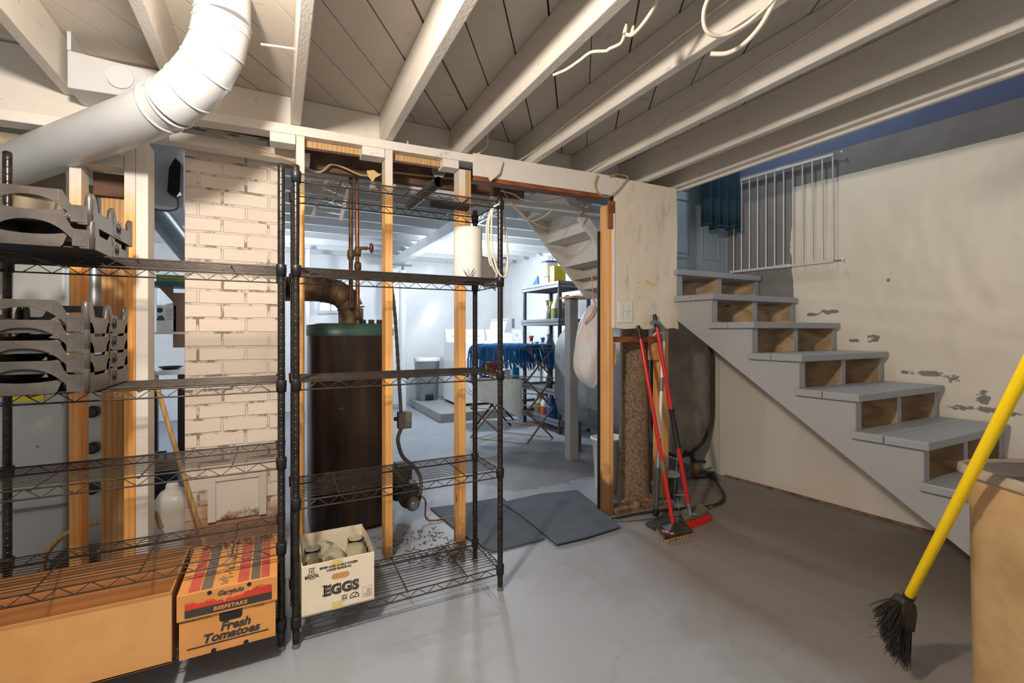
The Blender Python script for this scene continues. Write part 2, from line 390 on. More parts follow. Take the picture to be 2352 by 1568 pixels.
def mk_bag():
    m, nt, b = new_mat('translucent_bag')
    c = ramp(nt, noise(nt, tc(nt), 7, 3), 0.35, srgb((240, 226, 216)), 0.55, srgb((240, 241, 243)))
    nt.links.new(c, b.inputs['Base Color']); b.inputs['Roughness'].default_value = 0.3
    b.inputs['Transmission Weight'].default_value = 0.25; b.inputs['IOR'].default_value = 1.15
    bump(nt, b, noise(nt, tc(nt, (3, 3, 1)), 9, 5), 0.6, 0.02)
    return m
M['bag'] = mk_bag()
def mk_rust():
    m, nt, b = new_mat('rusted_access_door'); v = tc(nt); o = sep(nt, v)
    f = ramp(nt, math_(nt, 'MULTIPLY_ADD', noise(nt, v, 14, 7, 0.7), -0.30, o[2]), 0.04, srgb((120, 70, 30)), 0.10, srgb((226, 216, 204)))
    nt.links.new(f, b.inputs['Base Color']); b.inputs['Roughness'].default_value = 0.8
    bump(nt, b, noise(nt, v, 60, 5), 0.5, 0.006)
    return m
M['rustdoor'] = mk_rust()

# ---------------------------------------------------------------- mesh builder
class MB:
    def __init__(s): s.bm = bmesh.new()
    def quadbox(s, c8):
        vs = [s.bm.verts.new(c) for c in c8]
        for f in ((0, 3, 2, 1), (4, 5, 6, 7), (0, 1, 5, 4), (1, 2, 6, 5), (2, 3, 7, 6), (3, 0, 4, 7)):
            s.bm.faces.new([vs[i] for i in f])
        return s
    def box(s, p0, p1):
        x0, x1 = sorted((p0[0], p1[0])); y0, y1 = sorted((p0[1], p1[1])); z0, z1 = sorted((p0[2], p1[2]))
        return s.quadbox([(x0, y0, z0), (x1, y0, z0), (x1, y1, z0), (x0, y1, z0), (x0, y0, z1), (x1, y0, z1), (x1, y1, z1), (x0, y1, z1)])
    def bar(s, a, b, w, h, up=(0, 0, 1)):
        a = Vector(a); b = Vector(b); d = (b - a).normalized(); up = Vector(up)
        if abs(d.dot(up)) > 0.98: up = Vector((0, 1, 0))
        r = d.cross(up).normalized() * (w / 2); u = r.cross(d).normalized() * (h / 2)
        return s.quadbox([a - r - u, a + r - u, b + r - u, b - r - u, a - r + u, a + r + u, b + r + u, b - r + u])
    def prism(s, pts, vec):
        vec = Vector(vec); a = [s.bm.verts.new(Vector(p)) for p in pts]; b = [s.bm.verts.new(Vector(p) + vec) for p in pts]
        n = len(pts)
        s.bm.faces.new(a[::-1]); s.bm.faces.new(b)
        for i in range(n): s.bm.faces.new((a[i], a[(i + 1) % n], b[(i + 1) % n], b[i]))
        return s
    def tube(s, pts, r, seg=8, caps=True):
        pts = [Vector(p) for p in pts]; n = len(pts)
        rr = r if isinstance(r, (list, tuple)) else [r] * n
        t0 = (pts[1] - pts[0]).normalized()
        up = Vector((0, 0, 1)) if abs(t0.z) < 0.9 else Vector((1, 0, 0))
        nrm = (up - t0 * up.dot(t0)).normalized(); rings = []
        for i, p in enumerate(pts):
            t = (pts[min(i + 1, n - 1)] - pts[max(i - 1, 0)])
            t = t.normalized() if t.length > 1e-9 else t0
            nrm = (nrm - t * nrm.dot(t))
            nrm = nrm.normalized() if nrm.length > 1e-6 else t.orthogonal().normalized()
            bn = t.cross(nrm)
            rings.append([s.bm.verts.new(p + (nrm * math.cos(2 * PI * k / seg) + bn * math.sin(2 * PI * k / seg)) * rr[i]) for k in range(seg)])
        for i in range(n - 1):
            for k in range(seg):
                f = s.bm.faces.new((rings[i][k], rings[i][(k + 1) % seg], rings[i + 1][(k + 1) % seg], rings[i + 1][k])); f.smooth = True
        if caps:
            for rg in (rings[0][::-1], rings[-1]):
                f = s.bm.faces.new(rg)
                for e in f.edges: e.smooth = False
        return s
    def cyl(s, a, b, r, r2=None, seg=16, caps=True): return s.tube([a, b], [r, r if r2 is None else r2], seg, caps)
    def lathe(s, prof, c=(0, 0, 0), seg=20, sx=1.0, sy=1.0, axis=None, sq=None):
        """prof: (r, z); sq: superellipse power for squarish sections"""
        c = Vector(c); rings = []
        q = Matrix.Identity(3)
        if axis is not None: q = Vector((0, 0, 1)).rotation_difference(Vector(axis).normalized()).to_matrix()
        for r, z in prof:
            ring = []
            for k in range(seg):
                a = 2 * PI * k / seg; ca, sa = math.cos(a), math.sin(a)
                g = 1.0
                if sq: g = 1.0 / (abs(ca) ** sq + abs(sa) ** sq) ** (1.0 / sq)
                ring.append(s.bm.verts.new(c + q @ Vector((max(r, 1e-4) * ca * g * sx, max(r, 1e-4) * sa * g * sy, z))))
            rings.append(ring)
        for i in range(len(rings) - 1):
            for k in range(seg):
                f = s.bm.faces.new((rings[i][k], rings[i][(k + 1) % seg], rings[i + 1][(k + 1) % seg], rings[i + 1][k])); f.smooth = True
        for rg in (rings[0][::-1], rings[-1]):
            f = s.bm.faces.new(rg)
            for e in f.edges: e.smooth = False
        return s
    def grid(s, fn, nu, nv, smooth=True):
        g = [[s.bm.verts.new(fn(i / nu, j / nv)) for j in range(nv + 1)] for i in range(nu + 1)]
        for i in range(nu):
            for j in range(nv):
                f = s.bm.faces.new((g[i][j], g[i + 1][j], g[i + 1][j + 1], g[i][j + 1])); f.smooth = smooth
        return s
    def panel(s, xs, lo, hi, y0, y1):
        """solid sheet between two profiles along x; sheet faces -y"""
        n = len(xs); rows = []
        for x in xs:
            a, b = lo(x), hi(x)
            rows.append([s.bm.verts.new((x, y0, a)), s.bm.verts.new((x, y0, b)), s.bm.verts.new((x, y1, b)), s.bm.verts.new((x, y1, a))])
        for i in range(n - 1):
            for k in range(4):
                s.bm.faces.new((rows[i][k], rows[i + 1][k], rows[i + 1][(k + 1) % 4], rows[i][(k + 1) % 4]))
        s.bm.faces.new(rows[0]); s.bm.faces.new(rows[-1][::-1])
        return s
    def xf(s, mt):
        bmesh.ops.transform(s.bm, matrix=mt, verts=s.bm.verts[:]); return s
    def builds(s, name, mt, parent=None, **kw):
        """every loose piece becomes an object of its own"""
        seen = set(); out = []
        s.bm.verts.index_update()
        for v0 in s.bm.verts[:]:
            if v0 in seen: continue
            st_ = [v0]; isl = []; seen.add(v0)
            while st_:
                v = st_.pop(); isl.append(v)
                for e in v.link_edges:
                    w = e.other_vert(v)
                    if w not in seen: seen.add(w); st_.append(w)
            n = MB(); mp = {v: n.bm.verts.new(v.co) for v in isl}
            for v in isl:
                for f in v.link_faces:
                    if f.verts[0] is v:
                        nf = n.bm.faces.new([mp[q] for q in f.verts]); nf.smooth = f.smooth
            out.append(n.build(name, mt, parent, **kw))
        return out
    def build(s, name, mt, parent=None, world=True, bevel=0, solid=0, sub=0, label=None):
        bmesh.ops.recalc_face_normals(s.bm, faces=s.bm.faces[:]) if not solid else None
        if parent is not None and world:
            inv = WM(parent).inverted(); bmesh.ops.transform(s.bm, matrix=inv, verts=s.bm.verts[:])
        me = bpy.data.meshes.new(name); s.bm.to_mesh(me); s.bm.free()
        me.materials.append(M[mt] if isinstance(mt, str) else mt)
        o = bpy.data.objects.new(name, me); COL.objects.link(o)
        if parent is not None: o.parent = parent
        if solid:
            md = o.modifiers.new('solid', 'SOLIDIFY'); md.thickness = solid; md.offset = 0
        if bevel:
            md = o.modifiers.new('bevel', 'BEVEL'); md.width = bevel; md.segments = 2; md.limit_method = 'ANGLE'
        if sub:
            md = o.modifiers.new('sub', 'SUBSURF'); md.levels = sub; md.render_levels = sub
        if label: o['label'] = label
        return o
def WM(o):
    m = o.matrix_basis.copy()
    return WM(o.parent) @ m if o.parent else m
def thing(name, label, cat, loc=(0, 0, 0), rz=0, group=None):
    o = bpy.data.objects.new(name, None); COL.objects.link(o)
    o.empty_display_size = 0.05
    o.matrix_basis = Matrix.Translation(Vector(loc)) @ Matrix.Rotation(rz, 4, 'Z')
    return tag(o, label, cat, group)
def tag(o, label, cat, group=None, kind=None):
    o['label'] = label; o['category'] = cat
    if group: o['group'] = group
    if kind: o['kind'] = kind
    return o
def struct(o): o['kind'] = 'structure'; return o
def dup(root, label=None, loc=None, rz=None):
    def cp(o, par):
        c = o.copy(); COL.objects.link(c)
        if par is not None: c.parent = par
        for ch in o.children: cp(ch, c)
        return c
    r = cp(root, None)
    if label: r['label'] = label
    if loc is not None: r.matrix_basis = Matrix.Translation(Vector(loc)) @ Matrix.Rotation(rz or 0, 4, 'Z')
    return r
_dg = None
def text(s, size, mt, parent, org, xd, up, depth=0.0006, align='CENTER', shear=0.0, off=0.0, sx=1.0, name='lettering', spacing=1.0):
    """raised lettering on a face; org = baseline anchor (world)"""
    cu = bpy.data.curves.new('t', 'FONT'); cu.body = s; cu.size = size; cu.extrude = depth
    cu.align_x = align; cu.shear = shear; cu.offset = off; cu.space_character = spacing; cu.resolution_u = 3
    o = bpy.data.objects.new('t', cu); COL.objects.link(o)
    dg = bpy.context.evaluated_depsgraph_get()
    me = bpy.data.meshes.new_from_object(o.evaluated_get(dg)); bpy.data.objects.remove(o)
    me.name = name; xd = Vector(xd).normalized(); up = Vector(up).normalized(); n = xd.cross(up)
    m4 = Matrix((( xd.x, up.x, n.x, org[0]), (xd.y, up.y, n.y, org[1]), (xd.z, up.z, n.z, org[2]), (0, 0, 0, 1)))
    m4 = m4 @ Matrix.Diagonal((sx, 1, 1, 1))
    if parent is not None: m4 = WM(parent).inverted() @ m4
    me.transform(m4); me.materials.clear(); me.materials.append(M[mt])
    ob = bpy.data.objects.new(name, me); COL.objects.link(ob)
    if parent is not None: ob.parent = parent
    return ob
def catmull(pts, n=6):
    P = [Vector(p) for p in pts]; P = [P[0] * 2 - P[1]] + P + [P[-1] * 2 - P[-2]]; out = []
    for i in range(1, len(P) - 2):
        for k in range(n):
            t = k / n; a, b, c, d = P[i - 1:i + 3]
            out.append(0.5 * ((2 * b) + (c - a) * t + (2 * a - 5 * b + 4 * c - d) * t * t + (3 * b - 3 * c + d - a) * t ** 3))
    out.append(P[-2]); return out
def cable(name, label, mt, pts, r=0.005, group=None, n=6):
    return tag(MB().tube(catmull(pts, n), r, 7).build(name, mt), label, 'cable' if 'hose' not in name else 'hose', group)

# ================================================================= THE SETTING
struct(MB().box((-4.5, -1.6, -0.1), (4.6, 9.0, 0.0)).build('floor', 'floor'))
DZ = 2.39                                    # underside of the diagonal deck boards
def deck():
    b = MB(); a = math.radians(54.8); d = Vector((math.cos(a), math.sin(a), 0)); n = Vector((-d.y, d.x, 0))
    for i in range(-26, 24):
        s0 = 0.27 + 0.1615 * i; g = random.choice((0.0015, 0.002, 0.002, 0.003, 0.005))
        p = [n * (s0 + g) + d * -4, n * (s0 + g) + d * 6, n * (s0 + 0.1615 - g) + d * 6, n * (s0 + 0.1615 - g) + d * -4]
        b.prism([(q.x, q.y, DZ) for q in p], (0, 0, 0.022))
    for co, no in (((2.56, 0, 0), (1, 0, 0)), ((-2.4, 0, 0), (-1, 0, 0)), ((0, 2.66, 0), (0, 1, 0)), ((0, -1.5, 0), (0, -1, 0))):
        bmesh.ops.bisect_plane(b.bm, geom=b.bm.verts[:] + b.bm.edges[:] + b.bm.faces[:], plane_co=co, plane_no=no, clear_outer=True)
        bmesh.ops.holes_fill(b.bm, edges=b.bm.edges[:])
    b.build('ceiling', 'deck')
    return bpy.data.objects['ceiling']
struct(deck())
struct(MB().box((-2.4, -1.5, DZ + 0.024), (2.56, 2.66, DZ + 0.06)).build('ceiling_subfloor', 'dark_metal'))
struct(MB().box((-4.4, 2.70, 2.50), (4.4, 7.9, 2.54)).build('ceiling_rear', 'back_joist'))
# right wall: slightly skewed in plan
def wallquad(y0, y1, z0, z1, off=0.0, th=0.12):
    a, c = wallx(y0) + off, wallx(y1) + off
    return MB().quadbox([(a, y0, z0), (a + th, y0, z0), (c + th, y1, z0), (c, y1, z0), (a, y0, z1), (a + th, y0, z1), (c + th, y1, z1), (c, y1, z1)])
struct(wallquad(-1.5, 2.66, 0, 2.44).build('wall_right', 'wall'))
struct(wallquad(-1.5, 2.66, 2.44, 4.6, 0.045).build('wall_upper', 'blue_wall'))
struct(MB().box((3.312, 2.665, 0), (3.42, 4.15, 2.44)).build('wall_alcove', 'wall'))
struct(MB().box((3.72, 2.3, 0), (3.84, 7.9, 2.5)).build('wall_laundry', 'sheeting'))
struct(MB().grid(lambda u, v: Vector((-4.4 + 8.1 * u, 7.62 + 0.03 * math.sin(u * 60 + 2 * math.sin(v * 5)) * math.sin(v * 7 + 1), 2.5 * v)), 160, 24).build('wall_rear', 'sheeting'))
struct(MB().box((-4.5, 2.4, 0), (-4.4, 7.9, 2.5)).build('wall_far_left', 'back_white'))
# low ledge where wall meets floor
tr = MB().bar((wallx(2.6) - 0.015, 2.6, 0.006), (wallx(0.3) - 0.012, 0.3, 0.006), 0.026, 0.012); struct(tr.build('baseboard_right', 'rubble'))

def joist(i, x, y0=-1.45, y1=2.60, lab=''):
    b = MB().box((x - 0.042, y0, 2.20), (x, y1, DZ - 0.001))
    return tag(b.build('ceiling_joist', 'joist', bevel=0.004), lab, 'joist', 'ceiling joists of the near room')
jl = ['white painted ceiling joist at far left beside the metal duct box', 'white ceiling joist just left of the vertical white duct',
      'white rough-sawn ceiling joist just right of the vertical white duct, seen nearly end-on', 'white ceiling joist ending above the second wooden stud',
      'white ceiling joist ending over the stud with the paper roll', 'white ceiling joist with a white cable stapled along its left side',
      'white ceiling joist with a thin cable snaking along its side', 'white ceiling joist next to last before the stairwell', 'double white ceiling joist along the stairwell opening']
for i, x in enumerate((-0.76, -0.36, 0.104, 0.545, 0.955, 1.382, 1.822, 2.226, 2.52)): joist(i, x, lab=jl[i])
tag(MB().box((2.522, -1.45, 2.185), (2.548, 2.6, DZ + 0.25)).build('stairwell_trim_board', 'white', bevel=0.003), 'white board facing the last joist at the stairwell edge', 'board')
tag(MB().box((-0.44, 2.602, 2.20), (2.55, 2.64, DZ - 0.001)).build('rim_board', 'white', bevel=0.003), 'white board closing the joist bays above the stud wall', 'board')

# top plate of the stud wall
def wl(x, y=0.0, z=0.0): return Vector((x, wy(x) + y, z))
def wbox(x0, x1, z0, z1, y0=0.0, y1=0.089, b=None):
    b = b or MB()
    a0, a1, c0, c1 = wl(x0, y0), wl(x0, y1), wl(x1, y0), wl(x1, y1)
    return b.quadbox([(a0.x, a0.y, z0), (c0.x, c0.y, z0), (c1.x, c1.y, z0), (a1.x, a1.y, z0), (a0.x, a0.y, z1), (c0.x, c0.y, z1), (c1.x, c1.y, z1), (a1.x, a1.y, z1)])
tag(wbox(-0.45, 1.0, 2.152, 2.198).build('top_plate', 'white', bevel=0.003), 'white-faced horizontal top plate over the bare studs', 'beam')
tag(wbox(-2.3, -0.52, 2.03, 2.076).build('wall_plate', 'white', bevel=0.003), 'white horizontal plate at far left behind the slanting duct', 'beam')
tag(wbox(-2.3, -0.45, 2.078, 2.38, 0.09, 0.12).build('white_board', 'white', bevel=0.003), 'white board above the far left wall plate', 'board')
for x0, x1, lab in ((-0.03, 0.081, 'short wooden block under the top plate left of the first bare stud'), (0.39, 0.503, 'short wooden block with mildew under the top plate at the second stud'),
                    (0.815, 0.905, 'short wooden block under the top plate beside the paper roll stud')):
    tag(wbox(x0, x1, 2.105, 2.151).build('spacer_block', 'white', bevel=0.002), lab, 'block', 'spacer blocks under the top plate')
tag(wbox(-0.03, 0.9, 2.118, 2.150, 0.05, 0.085).build('nailing_strip', 'stud_pale'), 'bare wooden strip tucked under the top plate', 'strip')

# studs
def stud(x0, x1, z0, z1, mt, lab, y0=0, y1=0.089, name='wall_stud'):
    return tag(wbox(x0, x1, z0, z1, y0, y1).build(name, mt, bevel=0.002), lab, 'stud', 'bare wooden studs')
stud(0.083, 0.121, 0, 2.151, 'stud', 'orange wooden stud right behind the paired black shelf posts')
stud(0.505, 0.543, 0, 2.151, 'stud', 'orange wooden stud with two knots in front of the dark boiler')
stud(0.907, 0.945, 0, 2.105, 'stud', 'orange wooden stud behind the paper towel roll')
stud(0.948, 0.976, 1.5, 2.105, 'stud_pale', 'pale short stud doubled beside the paper roll stud', name='jack_stud')
s = stud(1.911, 1.949, 0, 2.02, 'stud_raw', 'weathered wooden door stud with a rotten foot beside the hanging bag', name='door_stud')
wbox(1.897, 1.910, 0, 1.86, 0.086, 0.10).build('black_jamb_strip', 'dark_metal', s)
tag(wbox(1.900, 1.952, 1.86, 2.04, -0.016, -0.001).build('jamb_trim', 'stud_red', bevel=0.003), 'short broken piece of reddish door trim above the door stud', 'trim')
stud(-0.761, -0.722, 0, 1.95, 'stud_left', 'left orange stud of the small framed opening at far left')
stud(-0.581, -0.542, 0, 2.02, 'stud_left', 'right orange stud of the small framed opening at far left')
tag(wbox(-0.72, -0.583, 1.895, 1.948).build('stud_header', 'stud_left', bevel=0.002), 'short white-faced header between the two left orange studs', 'beam')
tag(wbox(-0.541, -0.498, 0, 2.02, 0.0, 0.12).build('painted_post', 'white', bevel=0.002), 'white painted post beside the left orange studs', 'post')
tag(wbox(-0.70, -0.60, 0, 1.80, 0.16, 0.20).build('wide_board', 'stud_pale', bevel=0.002), 'wide pale yellow board standing behind the left opening', 'board')
# cover boards round the doorway
tag(wbox(0.984, 1.947, 2.075, 2.202, -0.012, -0.002).build('lintel_board', 'marble', bevel=0.002), 'long white board over the doorway with peeled edges', 'board')
tag(wbox(0.99, 1.865, 2.052, 2.074, -0.010, 0.07).build('lintel_trim', 'stud_red', bevel=0.002), 'thin reddish wood strip under the lintel board', 'trim')
def swp(pts, y): return [SW(p[0], p[1], y) for p in pts]
pnl = thing('wall_panel', 'marbled cream wall panel with torn lower edge and two switches', 'panel', wl(1.95, -0.012, 1.21))
outl = [(1.948, 1.222), (2.03, 1.213), (2.12, 1.218), (2.2, 1.211), (2.3, 1.222), (2.38, 1.214), (2.44, 1.222), (2.486, 1.212), (2.478, 1.30), (2.47, 1.6), (2.474, 1.9), (2.468, 2.185), (2.2, 2.19), (1.948, 2.195)]
MB().prism([wl(x, -0.014, z) for x, z in outl], (0, 0.012, 0)).build('board', 'marble', pnl)
wbox(1.935, 1.949, 1.22, 1.96, -0.018, 0.0).build('edge_strip', 'white_plastic', pnl, bevel=0.002)
b = MB()
for x, z in ((2.15, 1.52), (2.15, 1.42)): c = wl(x, -0.0145, z); b.cyl(c, c + Vector((0, 0.001, 0)), 0.004, seg=8)
b.builds('screw_hole', 'black', pnl)
MB().prism([wl(2.19, -0.0155, 1.546), wl(2.20, -0.0155, 1.515), wl(2.26, -0.0155, 1.500), wl(2.285, -0.0155, 1.514), wl(2.23, -0.0155, 1.536)], (0, 0.001, 0)).build('torn_patch', 'tape', pnl)
pl = wbox(1.972, 2.088, 1.255, 1.395, -0.021, -0.0145).build('switch_plate', 'white_plastic', pnl, bevel=0.003)
b = MB()
for x in (2.01, 2.052): b.box(wl(x - 0.010, -0.0215, 1.30), wl(x + 0.010, -0.0208, 1.35)); b.bar(wl(x - 0.008, -0.024, 1.332), wl(x + 0.008, -0.024, 1.332), 0.008, 0.006)
b.builds('switch_toggle', 'white', pl)
b = MB()
for x in (2.01, 2.052):
    for z in (1.285, 1.365): b.cyl(wl(x, -0.0225, z), wl(x, -0.02, z), 0.0028, seg=8)
b.builds('plate_screw', 'grey_metal', pl)
tag(MB().prism([SW(1118, 362, -0.02), SW(1148, 360, -0.02), SW(1156, 372, -0.03), SW(1148, 398, -0.04), SW(1126, 417, -0.05), SW(1112, 385, -0.03)], (0, 0.001, 0)).build('peeling_flap', 'marble', bevel=0), 'curled flap of peeling wall covering at the left end of the lintel', 'flap')
# frame below the panel
tag(wbox(1.95, 2.33, 1.125, 1.162, 0.02, 0.10).build('cross_rail', 'stud_red', bevel=0.002), 'reddish horizontal wooden rail under the marbled panel', 'rail')
stud(2.355, 2.41, 0.05, 1.21, 'stud_raw', 'wooden stud under the right end of the marbled panel, behind the mops', name='short_stud')
tag(wbox(1.949, 1.985, 0.98, 1.12, 0.02, 0.09).build('nailer_block', 'blk'), 'small wooden block beside the door stud under the rail', 'block')
tag(wbox(2.31, 2.352, 1.0, 1.12, 0.02, 0.09).build('nailer_block', 'blk'), 'small wooden block beside the short stud under the rail', 'block')
st = G(1470, 1150); 
cp = thing('concrete_post', 'old octagonal aggregate concrete post standing behind the mops', 'post', (st.x, st.y + 0.06, 0))
MB().lathe([(0.125, 0), (0.118, 0.10), (0.108, 0.4), (0.10, 1.0), (0.098, 2.15)], (st.x, st.y + 0.06, 0), 8, sx=1.0, sy=1.0).build('shaft', 'concrete', cp)
b = MB()
for k in range(26):
    x = random.uniform(2.0, 2.42); y = wy(x) + random.uniform(0.0, 0.12); r = random.uniform(0.012, 0.035)
    b.lathe([(r * 0.4, 0), (r, r * 0.5), (r * 0.8, r), (r * 0.2, r * 1.3)], (x, y, 0.02 * random.random()), 6, axis=(random.uniform(-.4, .4), random.uniform(-.4, .4), 1))
b.box((1.96, wy(2) - 0.01, 0), (2.36, wy(2.3) + 0.10, 0.03))
tag(b.build('crumbled_sill', 'rubble'), 'rotted sill and crumbled concrete bits under the marbled panel', 'rubble', kind='stuff')
b = MB()
for k in range(150):
    x = random.gauss(0.80, 0.09); y = random.gauss(2.33, 0.06); a = random.uniform(0, PI); l = random.uniform(0.01, 0.045)
    z = 0.004 + 0.03 * random.random(); b.bar((x, y, z), (x + l * math.cos(a), y + l * math.sin(a), z + random.uniform(-.003, .01)), 0.004, 0.002)
tag(b.build('leaf_debris', 'debris'), 'heap of brown debris at the foot of the paper roll stud', 'debris', kind='stuff')
b = MB()
for k in range(110):
    x = random.uniform(0.5, 0.9); y = random.gauss(2.62, 0.12); a = random.uniform(0, PI); l = random.uniform(0.006, 0.03)
    b.bar((x, y, 0.003), (x + l * math.cos(a), y + l * math.sin(a), 0.004), 0.003, 0.002)
tag(b.build('floor_litter', 'debris'), 'scattered twigs and dirt on the floor in front of the burner', 'debris', kind='stuff')

# second beam and old timbers just behind the stud wall
tag(MB().bar((-0.55, 2.75, 2.135), (0.16, 2.74, 2.127), 0.09, 0.05).build('second_beam', 'white', bevel=0.004), 'dusty white beam running behind the bare studs over the chimney', 'beam')
tag(MB().bar((0.5, 2.90, 2.075), (2.5, 2.72, 2.06), 0.10, 0.05).build('doorway_beam', 'back_joist', bevel=0.004), 'pale blue-white beam behind the doorway lintel', 'beam')
tag(MB().bar((0.04, 2.82, 2.175), (1.5, 2.78, 2.165), 0.05, 0.15).build('dark_girder', 'dark_wood', bevel=0.004), 'dark old wooden girder behind the top plate', 'beam')
tag(MB().tube([(-0.5, 2.68, 2.205), (1.1, 2.66, 2.165)], 0.012, 10).build('conduit_pipe', 'iron'), 'thin grey conduit running behind the top plate', 'pipe')
d = thing('duct_end_cap', 'round dark metal duct cap above the boiler', 'duct', SW(1008, 392, 0.2))
c = SW(1008, 392, 0.2); MB().cyl(c, c + Vector((0.02, 0.06, 0.02)), 0.042, seg=20).build('cap', 'grey_metal', d)
MB().cyl(c + Vector((0.02, 0.06, 0.02)), c + Vector((0.10, 0.4, 0.06)), 0.038, seg=16).build('pipe', 'iron', d)

# rear-room ceiling: joists along x over one long beam
n = 0
for k in range(13):
    y = 2.95 + 0.40 * k
    o = tag(MB().box((-4.3, y, 2.34), (3.55, y + 0.045, 2.498)).build('rear_joist', 'back_joist'), '', 'joist', 'white joists of the rear room ceiling')
    o['label'] = ['nearest white joist of the rear room ceiling, half hidden by the old girder', 'second nearest white joist of the rear room ceiling'][k] if k < 2 else 'white joist crossing the rear room ceiling behind the shelves'
tag(MB().box((1.60, 3.5, 2.22), (1.72, 7.6, 2.338)).build('rear_beam', 'back_white', bevel=0.004), 'long white beam running away under the rear room joists', 'beam')
pc = G(925, 941)
co = thing('lally_column', 'white steel column standing in the rear room left of the washer', 'column', (pc.x, pc.y, 0))
MB().cyl((pc.x, pc.y, 0), (pc.x, pc.y, 2.12), 0.055, seg=20).build('tube', 'back_white', co)
MB().cyl((pc.x, pc.y, 2.12), (pc.x, pc.y, 2.2), 0.02, seg=12).build('screw_jack', 'grey_metal', co)
MB().box((pc.x - 0.14, pc.y - 0.07, 2.20), (pc.x + 0.14, pc.y + 0.07, 2.215)).build('head_plate', 'grey_metal', co)

# small basement windows
def window(n, x0, x1, z0, z1, y):
    w = thing('window_%d' % n, 'small basement window in the rear wall', 'window', ((x0 + x1) / 2, y, z0)); del w['category']; del w['label']; struct(w)
    b = MB(); t = 0.045
    b.box((x0 - t, y - 0.05, z0 - t), (x1 + t, y + 0.01, z0)); b.box((x0 - t, y - 0.05, z1), (x1 + t, y + 0.01, z1 + t))
    b.box((x0 - t, y - 0.05, z0), (x0, y + 0.01, z1)); b.box((x1, y - 0.05, z0), (x1 + t, y + 0.01, z1)); b.box(((x0 + x1) / 2 - .012, y - 0.045, z0), ((x0 + x1) / 2 + .012, y - .01, z1))
    b.build('window_frame', 'back_white', w)
    MB().box((x0, y - 0.03, z0), (x1, y - 0.02, z1)).build('pane', 'daylight', w)
p0, p1 = AY(735, 712, 7.57), AY(782, 690, 7.57); window(1, p0.x, p1.x, p0.z, p1.z + 0.02, 7.58)
p0, p1 = AY(322, 697, 7.57), AY(352, 652, 7.57); window(2, p0.x - 0.2, p1.x, p0.z, p1.z, 7.58)

# painted brick chimney
c0, c1 = G(425, 1187), G(650, 1176); ch = thing('chimney', 'white painted brick chimney with a sooty lower opening', 'chimney', ((c0.x + c1.x) / 2, c0.y, 0))
b = MB(); cz = 2.33; cy = 2.86; X0 = AY(424, 700, cy).x; X1 = AY(655, 700, cy).x
b.box((X0, cy, 0), (X1, cy + 0.45, cz)); b.build('brickwork', 'brick', ch, bevel=0.004)
ax0, ax1, az0, az1 = AY(478, 1090, cy).x, AY(612, 1090, cy).x, AY(540, 1188, cy).z, AY(540, 1085, cy).z
fr = MB()
for q in (ax0 + 0.0, ax1 - 0.035): fr.box((q, cy - 0.02, az0), (q + 0.035, cy - 0.001, az1))
fr.box((ax0, cy - 0.022, az1 - 0.03), (ax1, cy - 0.001, az1 + 0.005)); fr.build('access_frame', 'white', ch)
MB().box((ax0 + 0.036, cy - 0.012, az0 + 0.002), (ax1 - 0.036, cy - 0.002, az1 - 0.031)).build('rusted_plate', 'rustdoor', ch)
X1c = X1

# ================================================================= WIRE SHELVING
def post_mb(x, y, h):
    b = MB(); R = 0.0127; prof = [(0.010, 0.012), (R, 0.02)]
    z = 0.045
    while z < h - 0.02:
        prof += [(R, z - 0.0012), (R, z), (R - 0.0009, z + 0.0004), (R - 0.0009, z + 0.0022), (R, z + 0.0026), (R, z + 0.0038)]; z += 0.0254
    prof += [(R, h - 0.004), (R - 0.004, h)]
    b.lathe(prof, (x, y, 0), 14); return b
def wire_shelf_mb(W, D, z, nslat=13, cross=3):
    b = MB(); x0, x1, y0, y1 = -W / 2, W / 2, -D / 2, D / 2; rr = 0.003; zt = z; zb = z - 0.030
    # rims on all four sides with zigzag truss between
    def truss(a, c, n):
        a = Vector(a); c = Vector(c)
        b.tube([a + Vector((0, 0, zt)), c + Vector((0, 0, zt))], rr, 6); b.tube([a + Vector((0, 0, zb)), c + Vector((0, 0, zb))], rr, 6)
        pts = [a.lerp(c, (i + 0.5) / (n)) + Vector((0, 0, zt if i % 2 else zb)) for i in range(n)]
        b.tube(pts, 0.0019, 5)
    g = 0.016
    truss((x0 + g, y0 - g + .008, 0), (x1 - g, y0 - g + .008, 0), 21); truss((x0 + g, y1 + g - .008, 0), (x1 - g, y1 + g - .008, 0), 21)
    truss((x0 - g + .008, y0 + g, 0), (x0 - g + .008, y1 - g, 0), 7); truss((x1 + g - .008, y0 + g, 0), (x1 + g - .008, y1 - g, 0), 7)
    for i in range(1, nslat):
        y = y0 + (y1 - y0) * i / nslat; b.tube([(x0 - 0.008, y, zt + 0.003), (x1 + 0.008, y, zt + 0.003)], 0.0017, 5)
    for i in range(cross):
        x = x0 + W * (i + 0.6) / (cross + 0.2)
        b.tube([(x, y0 - 0.008, zt - 0.002), (x, y0 + 0.012, zt - 0.010), (x, y1 - 0.012, zt - 0.010), (x, y1 + 0.008, zt - 0.002)], 0.0026, 6)
    return b
def collar_mb(x, y, z): return MB().lathe([(0.0135, -0.034), (0.0172, -0.034), (0.0190, 0.008), (0.0178, 0.010), (0.0135, 0.010)], (x, y, z), 14)
